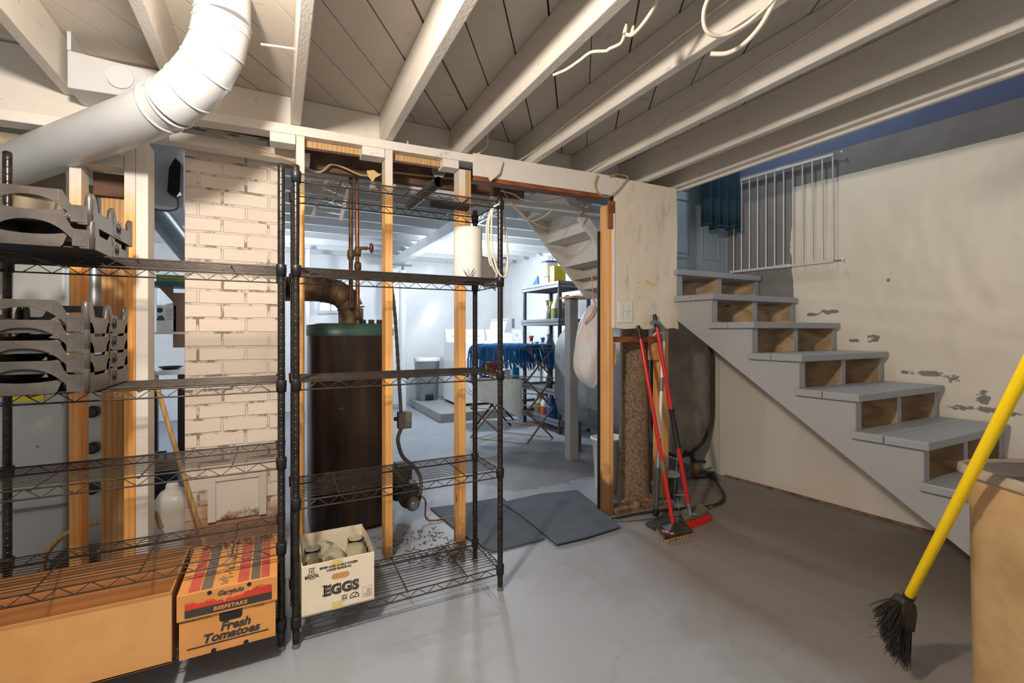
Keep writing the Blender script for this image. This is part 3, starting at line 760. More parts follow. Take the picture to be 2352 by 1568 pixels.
def shelf_unit(label, cx, cy, rz, zs, W=0.858, D=0.305, H=1.83):
    t = thing('wire_shelving_unit', label, 'shelf', (cx, cy, 0), rz, 'black wire shelving units')
    for sx in (-1, 1):
        for sy in (-1, 1):
            p = post_mb(sx * W / 2, sy * D / 2, H).build('post', 'post', t, world=False)
            MB().lathe([(0.014, 0), (0.015, 0.004), (0.011, 0.018)], (sx * W / 2, sy * D / 2, 0), 12).build('levelling_foot', 'grey_metal', p, world=False)
    for z in zs:
        s = wire_shelf_mb(W, D, z).build('wire_shelf', 'wire', t, world=False)
        for sx in (-1, 1):
            for sy in (-1, 1): collar_mb(sx * W / 2, sy * D / 2, z).build('collar', 'black_plastic', s, world=False)
    return t
ZR = (1.796, 1.44, 1.007, 0.555, 0.108); ZL = (1.44, 1.005, 0.715, 0.395, 0.108)
shelf_unit('right black wire shelving unit, empty but for a box of jars and a pipe', 0.494, 2.085, 0, ZR)
shelf_unit('left black wire shelving unit holding black trays and brown cartons', -0.414, 2.095, 0, ZL)

# ---- black bottle trays
def tray_proto():
    W, D, H = 0.29, 0.41, 0.100; h = W / 2; t = 0.005
    def ss(a, b, x): x = min(1, max(0, (x - a) / (b - a))); return x * x * (3 - 2 * x)
    def hi(x):
        x = abs(x); v = H - (H - 0.058) * ss(0.072, 0.098, x)
        return v
    def lo(x):
        x = abs(x); return 0.077 * max(0.0, 1 - (x / 0.112) ** 2.4)
    xs = [-h + 0.012 + (2 * h - 0.024) * i / 60 for i in range(61)]
    r = thing('bottle_tray', '', 'tray', (0, 0, 0), 0, 'black plastic bottle trays')
    b = MB(); b.panel(xs, lo, hi, -D / 2, -D / 2 + t); b.panel(xs, lo, hi, D / 2 - t, D / 2); b.builds('end_wall', 'tray', r, world=False, bevel=0.0012)
    # recessed trapezoid lip under each hand hole
    xs2 = [-0.085 + 0.17 * i / 24 for i in range(25)]
    b = MB()
    for y0, y1 in ((-D / 2 + 0.008, -D / 2 + 0.013), (D / 2 - 0.013, D / 2 - 0.008)):
        b.panel(xs2, lambda x: 0.003 + 0.040 * ss(0.066, 0.085, abs(x)), lambda x: 0.036 + 0.010 * (abs(x) / 0.085) ** 2, y0, y1)
    b.builds('end_lip', 'tray', r, world=False)
    # ribs and pads on the end wall
    b = MB()
    for s in (-1, 1):
        b.box((s * 0.094, -D / 2 - 0.002, 0.006), (s * 0.127, -D / 2, 0.052)); b.box((s * 0.066 - 0.0015, -D / 2 - 0.002, 0.064), (s * 0.066 + 0.0015, -D / 2, H - 0.001))
    b.builds('raised_pad', 'tray', r, world=False, bevel=0.0015)
    # long side walls with rounded fins and cup dips
    ys = [-D / 2 + 0.010 + (D - 0.02) * i / 110 for i in range(111)]
    def sh(y):
        u = (y + D / 2) / D; v = 0.050
        for c, w in ((0.02, 0.10), (0.46, 0.085), (0.97, 0.095)):
            k = max(0, 1 - ((u - c) / w) ** 2); v = max(v, 0.044 + 0.053 * k ** 0.5)
        if 0.46 < u < 0.68: v = max(v, 0.062)
        return v
    b = MB(); P = MB()
    for s in (-1, 1):
        P2 = MB(); P2.panel(ys, lambda y: 0.0, sh, -0.0, t)
        P2.xf(Matrix.Translation((s * (h - t / 2) + (t / 2 if s > 0 else -t / 2), 0, 0)) @ Matrix.Rotation(PI / 2, 4, 'Z'))
        P2.build('side_wall', 'tray', r, world=False, bevel=0.0012)
    b = MB()
    for s in (-1, 1):
        for yy in (-D / 2 + 0.012, D / 2 - 0.012): b.lathe([(0.0105, 0.0), (0.0115, 0.05), (0.0105, 0.082), (0.007, 0.095), (0.002, 0.1)], (s * (h - 0.011), yy, 0), 12)
        b.lathe([(0.006, 0.02), (0.011, 0.06), (0.009, 0.086), (0.003, 0.096)], (s * (h - 0.008), -D / 2 + D * 0.46, 0), 12)
    b.builds('corner_fin', 'tray', r, world=False)
    b = MB()
    for s in (-1, 1):
        b.box((s * h - 0.001, -0.010, 0.006), (s * h + s * 0.0025, 0.060, 0.060))
    b.builds('badge', 'tray', r, world=False, bevel=0.001)
    b = MB()                                            # worn embossed script badge
    for s in (1,):
        x = s * h + 0.0032
        b.tube([(x, 0.025 + 0.022 * math.cos(a), 0.033 + 0.018 * math.sin(a)) for a in [k * 2 * PI / 18 for k in range(19)]], 0.0009, 4)
        b.tube([(x, 0.006 + 0.04 * k / 12, 0.033 + 0.006 * math.sin(k * 1.9)) for k in range(13)], 0.0013, 4)
        b.tube([(x, 0.01 + 0.032 * k / 8, 0.026 + 0.004 * math.sin(k * 2.3)) for k in range(9)], 0.001, 4)
    b.build('emblem', 'tray_in', r, world=False)
    b = MB(); b.box((-h + 0.006, -D / 2 + 0.02, 0.004), (h - 0.006, D / 2 - 0.02, 0.007))
    for i in (-1, 0, 1): b.box((i * 0.09 - 0.001, -D / 2 + 0.02, 0.007), (i * 0.09 + 0.001, D / 2 - 0.02, 0.026))
    for i in range(-2, 3): b.box((-h + 0.01, i * 0.075 - 0.001, 0.007), (h - 0.01, i * 0.075 + 0.001, 0.026))
    b.build('tray_floor', 'tray_in', r, world=False)
    return r
tp = tray_proto(); tx, ty = -0.647, 2.015
tp['label'] = 'bottom black bottle tray of the four-high stack on the middle shelf'; tp.matrix_basis = Matrix.Translation((tx, ty, 1.013))
for i, l in enumerate(('second black bottle tray from the bottom in the four-high stack', 'third black bottle tray from the bottom in the four-high stack', 'topmost black bottle tray of the four-high stack')):
    dup(tp, l, (tx, ty, 1.013 + 0.0595 * (i + 1)))
dup(tp, 'lower of the two black bottle trays on the upper left shelf', (tx + 0.004, ty + 0.012, 1.448), 0.02)
dup(tp, 'upper black bottle tray on the upper left shelf, tipped on its twin', (tx + 0.008, ty + 0.016, 1.520), -0.02)

# ---- cartons on the bottom shelf
def open_box(t, x0, x1, y0, y1, z0, z1, th, mt, mtin=None, name='carton_wall'):
    MB().box((x0, y0, z0), (x1, y0 + th, z1)).build('front_panel', mt, t, bevel=0.001)
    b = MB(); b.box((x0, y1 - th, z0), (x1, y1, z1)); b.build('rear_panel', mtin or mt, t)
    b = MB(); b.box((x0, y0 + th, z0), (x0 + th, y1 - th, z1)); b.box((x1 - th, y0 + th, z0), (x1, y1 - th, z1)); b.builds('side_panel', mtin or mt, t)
    MB().box((x0, y0, z0 - 0.0), (x1, y1, z0 + th)).build('bottom_panel', mt, t)
bx = thing('cardboard_carton', 'large plain open-topped brown carton filling the left of the bottom shelf', 'box', (-0.62, 2.0, 0.113))
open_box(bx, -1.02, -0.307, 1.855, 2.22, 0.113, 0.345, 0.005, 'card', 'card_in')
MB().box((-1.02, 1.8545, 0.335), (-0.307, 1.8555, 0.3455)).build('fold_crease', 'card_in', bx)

tb = thing('tomato_carton', 'brown tomato carton with red and grey printed lid under the wire shelf', 'box', (-0.155, 2.0, 0.113))
tx0, tx1, ty0, ty1 = -0.293, 0.002, 1.845, 2.23
bd = MB().box((tx0 + 0.006, ty0 + 0.006, 0.113), (tx1 - 0.006, ty1 - 0.006, 0.325)).build('carton_body', 'card2', tb, bevel=0.001)
lid = MB().box((tx0, ty0, 0.243), (tx1, ty1, 0.3300)).build('carton_lid', 'card2', tb, bevel=0.002)
fy = ty0 - 0.0006; xm = (tx0 + tx1) / 2; UPZ = (0, 0, 1); XD = (1, 0, 0)
MB().box((tx0 + 0.022, fy, 0.2505), (tx1 - 0.018, ty0, 0.2765)).build('grey_band', 'ink', lid)
b = MB(); random.seed(3)
for i, (x, r) in enumerate(((0.036, 0.024), (0.062, 0.016), (0.092, 0.022), (0.122, 0.012), (0.150, 0.014), (0.176, 0.017), (0.205, 0.022), (0.240, 0.032), (0.262, 0.028))):
    c = tx0 + x; pts = [(max(tx0 + 0.022, min(tx1 - 0.018, c + r * 1.05 * math.cos(a))), fy - 0.00004 * i, 0.2775 + r * math.sin(a)) for a in [k * PI / 14 for k in range(15)]]
    b.prism(pts, (0, 0.0004, 0))
b.build('tomato_print', 'redink', lid)
b = MB()
for x, z in ((0.036, 0.294), (0.092, 0.292), (0.176, 0.288), (0.245, 0.300)):
    b.tube([(tx0 + x + 0.008 * math.cos(a), fy - 0.0006, z + 0.004 * math.sin(a)) for a in (0.2, 0.8, 1.4, 2.0, 2.6)], 0.0011, 4)
b.build('tomato_highlight', 'card2', lid)
b = MB()
for x in (xm - 0.056, xm + 0.060): b.cyl((x, fy - 0.0002, 0.320), (x, fy + 0.0004, 0.320), 0.0072, seg=14)
b.builds('lid_hole', 'black', lid)
text('Gargiulo', 0.0225, 'ink', lid, (xm + 0.004, fy - 0.0002, 0.3040), XD, UPZ, shear=0.3, off=0.0005, sx=1.0)
text('BEEFSTAKE', 0.0165, 'card2', lid, (xm + 0.004, fy - 0.0006, 0.2575), XD, UPZ, shear=0.1, off=0.0005, sx=1.15, spacing=1.08)
fb = ty0 + 0.0056
text('Fresh', 0.040, 'ink', bd, (xm + 0.018, fb, 0.180), XD, UPZ, shear=0.25, off=0.0016, sx=1.0)
text('Tomatoes', 0.039, 'ink', bd, (xm + 0.006, fb, 0.1515), XD, UPZ, shear=0.25, off=0.0016, sx=1.05)
MB().box((tx0 + 0.028, fb - 0.0002, 0.1405), (tx1 - 0.028, fb + 0.0006, 0.1455)).build('underline', 'ink', bd)
text('PRODUCE OF U.S.A.', 0.010, 'ink', bd, (tx0 + 0.052, fb, 0.234), XD, UPZ, sx=1.0)
text('11.3 KG', 0.011, 'ink', bd, (tx1 - 0.06, fb, 0.232), XD, UPZ, sx=1.0)
b = MB(); b.prism([(xm + 0.005 + sx, fb - 0.0003, 0.2175 + z) for sx, z in ((-0.034, 0.0), (-0.028, -0.008), (0.028, -0.008), (0.034, 0.0), (0.034, 0.022), (-0.034, 0.022))], (0, 0.0008, 0))
for x in (xm - 0.045, xm + 0.05): b.prism([(x - 0.008, fb - 0.0003, 0.1135), (x - 0.007, fb - .0003, 0.124), (x, fb - .0003, 0.1275), (x + 0.007, fb - .0003, 0.124), (x + 0.008, fb - .0003, 0.1135)], (0, 0.0008, 0))
b.builds('hand_hole', 'black', bd)
ftop = 0.3303                                             # printed stripes across the lid top
for x0, x1, mt in ((0.030, 0.062, 'redfade'), (0.066, 0.098, 'greyfade'), (0.172, 0.206, 'redfade'), (0.212, 0.240, 'greyfade'), (0.243, 0.270, 'redfade')):
    MB().box((tx0 + x0, ty0 + 0.008, ftop - 0.0004), (tx0 + x1, ty1 - 0.008, ftop + 0.0004)).build('printed_stripe', mt, lid)
b = MB()
for k in range(26):
    b.box((tx0 + 0.112 + random.random() * 0.04, ty0 + 0.02 + k * 0.013, ftop - 0.0004), (tx0 + 0.118 + random.random() * 0.045, ty0 + 0.026 + k * 0.013, ftop + 0.0004))
b.build('printed_text_lines', 'greyfade', lid)
b = MB()
for k in range(170):
    x = tx0 + 0.03 + random.random() * 0.25; y = ty1 - 0.012 - abs(random.gauss(0, 0.035)); a = random.random() * PI; l = 0.004 + 0.012 * random.random()
    b.bar((x, y, ftop + 0.001 + 0.004 * random.random()), (x + l * math.cos(a), y + l * math.sin(a), ftop + 0.002), 0.002, 0.002)
tag(b.build('brick_crumbs', 'debris'), 'brown crumbs scattered along the back of the tomato carton lid', 'debris', kind='stuff')

# ---- egg box with canning jars
eb = thing('egg_box', 'white open egg carton printed EGGS on the bottom shelf of the right unit', 'box', (0.18, 2.0, 0.114))
ex0, ex1, ey0, ey1, ez0, ez1 = 0.083, 0.352, 1.921, 2.22, 0.114, 0.306
MB().box((ex0, ey0, ez0), (ex1, ey0 + 0.004, ez1)).build('front_panel', 'eggcard', eb, bevel=0.001)
MB().box((ex0, ey1 - 0.004, ez0), (ex1, ey1, ez1 + 0.002)).build('rear_panel', 'eggcard', eb)
b = MB().box((ex0, ey0 + 0.004, ez0), (ex0 + 0.004, ey1 - 0.004, ez1))
b.grid(lambda u, v: Vector((ex1 - 0.002 + 0.006 * math.sin(PI * u), ey0 + 0.004 + (ey1 - ey0 - 0.008) * u, ez0 + (ez1 - ez0) * v)), 12, 6)
b.builds('side_panel', 'eggcard', eb); MB().box((ex0, ey0, ez0 - 0.001), (ex1, ey1, ez0 + 0.003)).build('bottom_panel', 'eggcard', eb)
fy = ey0 - 0.0005; W_ = ex1 - ex0; H_ = ez1 - ez0
def E(u, v): return (ex0 + u * W_, fy, ez0 + v * H_)
text('EGGS', 0.052, 'eggcard', eb, (E(0.52, 0.33)[0], fy - 0.0005, E(0, 0.33)[2]), XD, UPZ, off=0.0014, sx=1.0, spacing=1.05)
text('EGGS', 0.052, 'black', eb, (E(0.53, 0.32)[0], fy, E(0, 0.32)[2]), XD, UPZ, off=0.0034, sx=1.0, spacing=1.05)
text('EGGS', 0.052, 'black', eb, (E(0.52, 0.33)[0], fy - 0.0010, E(0, 0.33)[2]), XD, UPZ, off=0.0004, sx=1.0, spacing=1.05)
b = MB()                                                    # serifs of the display letters
for u in (0.315, 0.455): pass
for (u0, u1, v) in ((0.27, 0.33, 0.325), (0.27, 0.33, 0.515), (0.385, 0.40, 0.345), (0.385, 0.40, 0.50)): b.box((E(u0, v)[0], fy - 0.0012, E(0, v)[2]), (E(u1, v)[0], fy, E(0, v)[2] + 0.003))
b.build('letter_serif', 'black', eb)
text('SEVEN AND A HALF DOZEN', 0.0112, 'black', eb, E(0.50, 0.865), XD, UPZ, off=0.0004)
text('LARGE GRADE AA', 0.0112, 'black', eb, E(0.50, 0.80), XD, UPZ, off=0.0004)
text('COUNTRY', 0.0065, 'black', eb, E(0.135, 0.80), XD, UPZ, off=0.0001)
text('BROOK', 0.0150, 'black', eb, E(0.135, 0.735), XD, UPZ, off=0.0005, sx=0.95)
text('FARMS', 0.0045, 'black', eb, E(0.135, 0.705), XD, UPZ, off=0.0001, spacing=1.6)
b = MB(); c = E(0.135, 0.87); z = c[2]; x = c[0]
b.box((x - 0.010, fy, z - 0.005), (x - 0.0075, fy + .0004, z + 0.012)); b.box((x - 0.0075, fy, z + 0.009), (x + 0.011, fy + .0004, z + 0.012)); b.box((x - 0.0075, fy, z - 0.005), (x + 0.009, fy + .0004, z - 0.0035))
b.prism([(x - 0.004, fy, z - 0.002), (x - 0.001, fy, z + 0.005), (x + 0.002, fy, z + 0.001), (x + 0.001, fy, z - 0.002)], (0, .0004, 0)); b.prism([(x + 0.004, fy, z - 0.002), (x + 0.004, fy, z + 0.006), (x + 0.008, fy, z + 0.007), (x + 0.007, fy, z - 0.002)], (0, .0004, 0))
b.build('farm_logo', 'black', eb)
b = MB(); cx_, cz_ = E(0.52, 0.665)[0], E(0, 0.665)[2]
b.prism([(cx_ + sx * 0.022 + 0.011 * math.cos(a), fy - 0.0002, cz_ + 0.011 * math.sin(a)) for sx, rg in ((1, range(-6, 7)), (-1, range(6, 19))) for a in [k * PI / 12 for k in rg]], (0, 0.0008, 0)); b.builds('hand_hole', 'card', eb)
for u0, u1, v0, v1 in ((0.40, 0.555, 0.80, 0.998), (0.40, 0.55, 0.002, 0.155)): MB().box((E(u0, v0)[0], fy + 0.0002, E(0, v0)[2]), (E(u1, v1)[0], fy + 0.0006, E(0, v1)[2])).build('tape_strip', 'tape', eb)
text('AA', 0.013, 'black', eb, E(0.575, 0.155), XD, UPZ, off=0.0003); text('QUALITY', 0.005, 'black', eb, E(0.575, 0.225), XD, UPZ, off=0.0001)
b = MB(); x, z = E(0.575, 0.18)[0], E(0, 0.18)[2]; b.tube([(x + 0.011 * math.cos(a), fy, z + 0.011 * math.sin(a)) for a in [k * 2 * PI / 20 for k in range(21)]], 0.0005, 4)
x, z = E(0.715, 0.15)[0], E(0, 0.15)[2]; b.tube([(x + 0.017 * math.cos(a), fy, z + 0.019 * math.sin(a)) for a in [k * PI / 16 for k in range(17)]], 0.0016, 4)
b.tube([(x - 0.008, fy, z + 0.008), (x - 0.003, fy, z + 0.002), (x + 0.009, fy, z + 0.014)], 0.0013, 4); b.box((x - 0.018, fy, z - 0.002), (x + 0.018, fy + .0004, z + 0.001))
x0, x1, z0, z1 = E(0.835, 0)[0], E(0.965, 0)[0], E(0, 0.10)[2], E(0, 0.31)[2]
b.tube([(x0, fy, z0), (x1, fy, z0), (x1, fy, z1), (x0, fy, z1), (x0, fy, z0)], 0.0005, 4)
for k in range(5): b.box((x0 + (0.014 if k > 1 else 0.004), fy, z0 + 0.005 + k * 0.006), (x1 - 0.004, fy + .0004, z0 + 0.0065 + k * 0.006))
b.build('quality_mark', 'black', eb)
b = MB()
for k in range(4): b.tube([(ex1 - 0.001 - 0.004, ey0 + 0.06 + k * 0.05, ez1 - 0.06), (ex1 - 0.005, ey0 + 0.075 + k * 0.05, ez1 - 0.03), (ex1 - 0.005, ey0 + 0.095 + k * 0.05, ez1 - 0.065)], 0.002, 4)
b.build('side_print', 'black', eb)
def jar(label, loc, axis=(0, 0, 1), h=0.125, r=0.041):
    t = thing('canning_jar', label, 'jar', loc, 0, 'clear canning jars')
    pr_o = [(r * .8, 0), (r, 0.006), (r, h * .62), (r * .96, h * .70), (r * .78, h * .80), (r * .77, h * .97), (r * .80, h * .985), (r * .78, h)]
    pr_i = [(r * .72, h), (r * .71, h * .80), (r * .90, h * .70), (r * .94, h * .62), (r * .94, 0.010), (r * .7, 0.006)]
    MB().lathe(pr_o + pr_i, loc, 28, axis=axis).build('jar_glass', 'glass', t)
    b = MB(); q = Vector((0, 0, 1)).rotation_difference(Vector(axis).normalized())
    for zz in (0.86, 0.92): b.tube([Vector(loc) + q @ Vector((r * .785 * math.cos(a), r * .785 * math.sin(a), h * zz)) for a in [k * 2 * PI / 24 for k in range(25)]], 0.0014, 5)
    b.builds('screw_thread', 'glass', t); return t
jar('upright glass jar at the front left of the egg box', (0.130, 1.985, 0.165), h=0.12)
jar('upright glass jar in the back left corner of the egg box', (0.132, 2.085, 0.172), h=0.125)
jar('glass jar lying on its side with its base to the front of the egg box', (0.220, 1.985, 0.258), axis=(-0.35, 1.0, 0.12), h=0.15, r=0.046)
jar('upright glass jar in the right back corner of the egg box', (0.302, 2.08, 0.178), h=0.13)

# ---- paper towels, pipe and brush on the right unit
pr_ = Vector((0.855, 2.165, ZR[1] + 0.004))
t = thing('paper_towel_roll', 'thick white paper towel roll standing on the second shelf', 'paper roll', pr_)
MB().lathe([(0.022, 0.0), (0.070, 0.0), (0.072, 0.01), (0.072, 0.262), (0.070, 0.270), (0.022, 0.270)], pr_, 40).build('paper', 'paper', t)
MB().lathe([(0.021, -0.0), (0.0215, 0.271), (0.018, 0.271), (0.018, 0.0)], pr_, 24).build('cardboard_core', 'card', t)
b = MB()
for k in range(14):
    a = random.random() * 2 * PI; b.tube([pr_ + Vector((-0.03, -0.085, 0.01)), pr_ + Vector((-0.03 + 0.03 * math.cos(a), -0.085 + 0.01 * math.sin(a), 0.02 + 0.04 * random.random()))], 0.0012, 4)
tag(b.build('twine_tuft', 'cable_g'), 'frayed tuft of grey twine at the base of the paper roll', 'twine')
a, c = AD(1004, 427, 2.02), AD(948, 492, 2.35); zt = ZR[0] + 0.026
a = AD(1008, 428, 2.05)
t = thing('black_pipe', 'short black plastic pipe lying on the top wire shelf with its open end forward', 'pipe', (a.x, a.y, zt))
p0 = Vector((0.78, 1.86, ZR[0] + 0.027)); p0 = Vector((AY(1008, 425, 1.86).x, 1.86, ZR[0] + 0.028)); p1 = Vector((p0.x - 0.02, 2.26, ZR[0] + 0.028))
b = MB(); b.tube([p0, p1], 0.022, 24, caps=False); b.tube([p1, p0], 0.0185, 24, caps=False); b.build('pipe_wall', 'black_plastic', t)
t = thing('black_brush', 'black scrubbing brush lying on the top wire shelf beside the pipe', 'brush', (0.76, 2.16, ZR[0] + 0.006))
MB().box((0.66, 2.14, ZR[0] + 0.02), (0.86, 2.19, ZR[0] + 0.038)).build('brush_block', 'ferrule', t, bevel=0.005)
b = MB()
for i in range(22):
    for j in range(5): b.bar((0.668 + i * 0.0088, 2.146 + j * 0.0095, ZR[0] + 0.021), (0.668 + i * 0.0088, 2.146 + j * 0.0095, ZR[0] + 0.007), 0.003, 0.003)
tag(b.build('bristles', 'bristle', t), '', '', kind='stuff'); o = bpy.data.objects['bristles']; del o['label']; del o['category']

# ================================================================= WHITE DUCT AND LEFT BACKGROUND
du = thing('air_duct', 'large white round duct elbowing down from the ceiling towards the left', 'duct', AD(440, 250, 1.65))
def cl(px, py, d): return AD(px, py, d)
R_ = 0.086
v1 = cl(512, 48, 1.62); vtop = Vector((v1.x, v1.y, 2.395))
path = [vtop, v1, cl(500, 108, 1.625), cl(475, 158, 1.635), cl(437, 203, 1.65), cl(394, 236, 1.675), cl(330, 268, 1.72), cl(140, 338, 1.90), cl(30, 380, 2.02)]
MB().tube([path[0], path[1]], R_, 36).build('riser_pipe', 'duct', du)
el = MB(); segs = path[1:6]; el.tube(segs, R_ * 1.02, 36).build('elbow', 'duct', du)
def ringat(i, t, name='seam_ring', rr=0.004, off=0.0):
    p = path[i].lerp(path[i + 1], t); d = (path[i + 1] - path[i]).normalized(); a = d.orthogonal().normalized(); c = d.cross(a)
    return [p + (a * math.cos(q) + c * math.sin(q)) * (R_ * 1.02 + off) for q in [k * 2 * PI / 40 for k in range(41)]]
for i, t in ((1, 0.0), (1, 0.3), (2, 0.0), (3, 0.0), (4, 0.0), (5, 0.0), (5, 0.35)): MB().tube(ringat(i, t), 0.004, 6).build('seam_ring', 'duct', du)
MB().tube([path[5], path[6], path[7], path[8]], [R_, R_, R_ * 1.0, R_ * 1.0], 36).build('slanting_pipe', 'duct', du)
b = MB(); p = path[8]; q2 = [p, p + Vector((-0.07, 0.02, -0.06)), p + Vector((-0.10, 0.03, -0.16)), p + Vector((-0.10, 0.03, -0.5))]
b.tube(catmull(q2, 5), R_ * 0.98, 28).build('lower_elbow', 'galvwarm', du)
# rectangular trunk duct box on the ceiling
t = thing('duct_box', 'white sheet metal duct box against the ceiling at upper left', 'duct', SW(200, 200, -0.05))
a0, a1 = SW(150, 230, -0.10), SW(290, 230, -0.10)
MB().quadbox([(a0.x, 2.43, 2.165), (a1.x + .1, 2.40, 2.165), (a1.x + .1, 2.60, 2.165), (a0.x, 2.60, 2.165), (a0.x, 2.43, 2.315), (a1.x + .1, 2.40, 2.285), (a1.x + .1, 2.60, 2.285), (a0.x, 2.60, 2.315)]).build('trunk', 'duct', t, bevel=0.004)
MB().box((a0.x, 2.43, 2.315), (a0.x + 0.012, 2.60, 2.389)).build('end_flange', 'duct', t)
MB().tube([(a1.x - 0.02, 2.40, 2.235), (a1.x - 0.02, 2.50, 2.24)], 0.045, 20).build('collar_stub', 'duct', t)

# furnace cabinet at far left
f0 = AY(20, 700, 2.95); f1 = AY(238, 700, 2.95)
fu = thing('furnace', 'grey-white metal furnace cabinet behind the left wire shelves', 'furnace', ((f0.x + f1.x) / 2, 3.2, 0))
xa, xb = AY(-60, 700, 2.95).x, AY(150, 700, 2.95).x
MB().box((xa, 2.95, 0.05), (xb, 3.5, 1.64)).build('cabinet', 'furnace', fu, bevel=0.012)
MB().box((xa - 0.02, 2.935, 0.36), (xb + 0.005, 2.955, 0.372)).build('panel_seam', 'grey_metal', fu)
MB().box((xb + 0.012, 3.0, 0.02), (AY(238, 700, 3.0).x, 3.4, 1.0)).build('side_cabinet', 'furnace', fu, bevel=0.006)
b = MB()
for z in (0.42, 0.62, 0.80, 1.0):
    b.lathe([(0.028, 0), (0.028, 0.03), (0.020, 0.034)], (AY(214, 900, 2.99).x, 2.998, z), 16, axis=(0, -1, 0))
b.builds('round_knockout', 'black_plastic', fu)
b = MB()
for i in range(5): b.cyl((xa + 0.12 + i * 0.09, 2.949, 0.74 + 0.11 * math.sin(i * 4)), (xa + 0.12 + i * 0.09, 2.944, 0.74 + 0.11 * math.sin(i * 4)), 0.004, seg=8)
b.builds('panel_screw', 'grey_metal', fu)
MB().box((AY(22, 912, 2.94).x, 2.944, AY(22, 924, 2.94).z), (AY(100, 912, 2.94).x, 2.95, AY(22, 908, 2.94).z)).build('yellow_tag', 'yellowtag', fu)
t = thing('supply_plenum', 'old tan sheet metal plenum above the furnace', 'duct', (xa + 0.4, 3.2, 1.64))
MB().box((xa, 2.96, 1.642), (xb - 0.0, 3.5, 2.30)).build('plenum_box', 'galvwarm', t, bevel=0.004)
MB().tube([AY(60, 450, 2.95), AY(55, 520, 2.98)], 0.11, 24).build('round_takeoff', 'galvwarm', t)
t = thing('flue_pipe', 'shiny galvanised pipe rising beside the small framed opening', 'pipe', (AY(222, 700, 2.9).x, 2.9, 1.0))
MB().tube([AY(216, 780, 2.86), AY(216, 560, 2.86), AY(200, 430, 2.9)], 0.035, 18).build('pipe_wall', 'galv', t)
t = thing('flue_pipe', 'tan horizontal duct pipe at the far left edge above the trays', 'pipe', (-1.3, 2.8, 1.95))
MB().tube([AY(-60, 318, 2.7), AY(150, 345, 2.7)], 0.045, 18).build('pipe_wall', 'galvwarm', t)
# dark timber and lath seen through the small framed opening
tag(MB().box((-0.72, 2.64, 1.80), (-0.585, 2.70, 1.90)).build('timber_block', 'dark_wood', bevel=0.003), 'dark old timber end behind the small framed opening', 'block')
p0, p1 = AD(238, 412, 2.75), AD(262, 560, 2.75)
tag(MB().tube([p0, p1], 0.011, 10).build('wooden_dowel', 'stud_pale'), 'thin weathered wooden dowel leaning in the small framed opening', 'stick')
# condensate pump
pp = G(190, 1262); pz = Vector((AY(150, 1200, 2.80).x, 2.80, 0)); z0 = AY(150, 1262, 2.8).z
t = thing('condensate_pump', 'black condensate pump box on the floor behind the left shelves', 'pump', (pz.x, 2.8, 0))
x0, x1 = AY(45, 1200, 2.72).x, AY(235, 1200, 2.72).x
MB().box((x0, 2.70, 0.0), (x1, 2.9, 0.10)).build('reservoir', 'black_plastic', t, bevel=0.008)
hd = MB().box((x0 + 0.09, 2.72, 0.10), (x1 - 0.02, 2.88, 0.185)).build('motor_cover', 'black_plastic', t, bevel=0.012)
b = MB()
for i in range(9): b.box((x0 + 0.115 + i * 0.012, 2.7185, 0.125), (x0 + 0.119 + i * 0.012, 2.7205, 0.155))
b.builds('vent_slot', 'dark_metal', hd)
tag(MB().tube(catmull([(x0 + 0.045, 2.80, 0.10), (x0 + 0.06, 2.80, 0.20), (x0 + 0.14, 2.79, 0.285), (x0 + 0.26, 2.80, 0.31), (x0 + 0.42, 2.85, 0.31), (x0 + 0.46, 2.9, 0.2)], 6), 0.011, 10).build('drain_hose', 'stud_pale'), 'yellowed drain hose curving up from the black pump', 'hose')

# leaning pole, white jug
p0, p1 = AY(325, 765, 3.18), Vector((AY(490, 1260, 2.68).x, 2.68, 0.012))
tag(MB().tube([AY(322, 760, 2.74), p1], 0.0105, 12).build('wooden_pole', 'stud_pale'), 'long thin wooden pole slanting down in front of the chimney', 'pole')
jx = AY(394, 1200, 3.03); t = thing('plastic_jug', 'milky white plastic jug behind the brown carton', 'jug', (jx.x, 3.05, 0))
MB().lathe([(0.07, 0.0), (0.078, 0.01), (0.078, 0.20), (0.074, 0.225), (0.078, 0.25), (0.076, 0.30), (0.055, 0.335), (0.030, 0.352), (0.026, 0.375), (0.01, 0.376)], (jx.x, 3.05, 0), 28, sq=3.2).build('jug_body', 'jug', t)
MB().lathe([(0.029, 0.352), (0.030, 0.37), (0.024, 0.382), (0.008, 0.39)], (jx.x, 3.05, 0), 14).build('cap', 'white_plastic', t)

# far room seen between post and chimney
t = thing('wall_cabinet', 'brown wooden cabinet end with open shelves in the far room', 'cabinet', AY(410, 700, 5.0))
yc = 5.0; xr0, xr1 = AY(397, 700, yc).x, AY(440, 700, yc).x
MB().box((xr0, yc, AY(400, 798, yc).z), (xr1 + 0.3, yc + 0.3, AY(400, 672, yc).z)).build('case', 'cabinet', t, bevel=0.004)
sh = AY(345, 762, yc); MB().box((sh.x, yc - 0.02, sh.z - 0.02), (xr1 + 0.3, yc + 0.3, sh.z)).build('lower_shelf', 'white', t)
s2 = AY(342, 655, yc); MB().box((s2.x, yc - 0.02, s2.z), (xr1 + 0.3, yc + 0.3, s2.z + 0.035)).build('upper_shelf', 'tealbook', t)
MB().prism([(s2.x + 0.06, yc, s2.z), (xr0, yc, s2.z), (xr0, yc, s2.z - 0.14)], (0, 0.03, 0)).build('corner_brace', 'cabinet', t)
tag(MB().box((AY(358, 645, yc).x, yc + 0.01, s2.z + 0.037), (xr1 + 0.2, yc + 0.25, s2.z + 0.10)).build('folded_board_game', 'greenp', bevel=0.003), 'flat green and grey box lying on the upper shelf of the far cabinet', 'box')
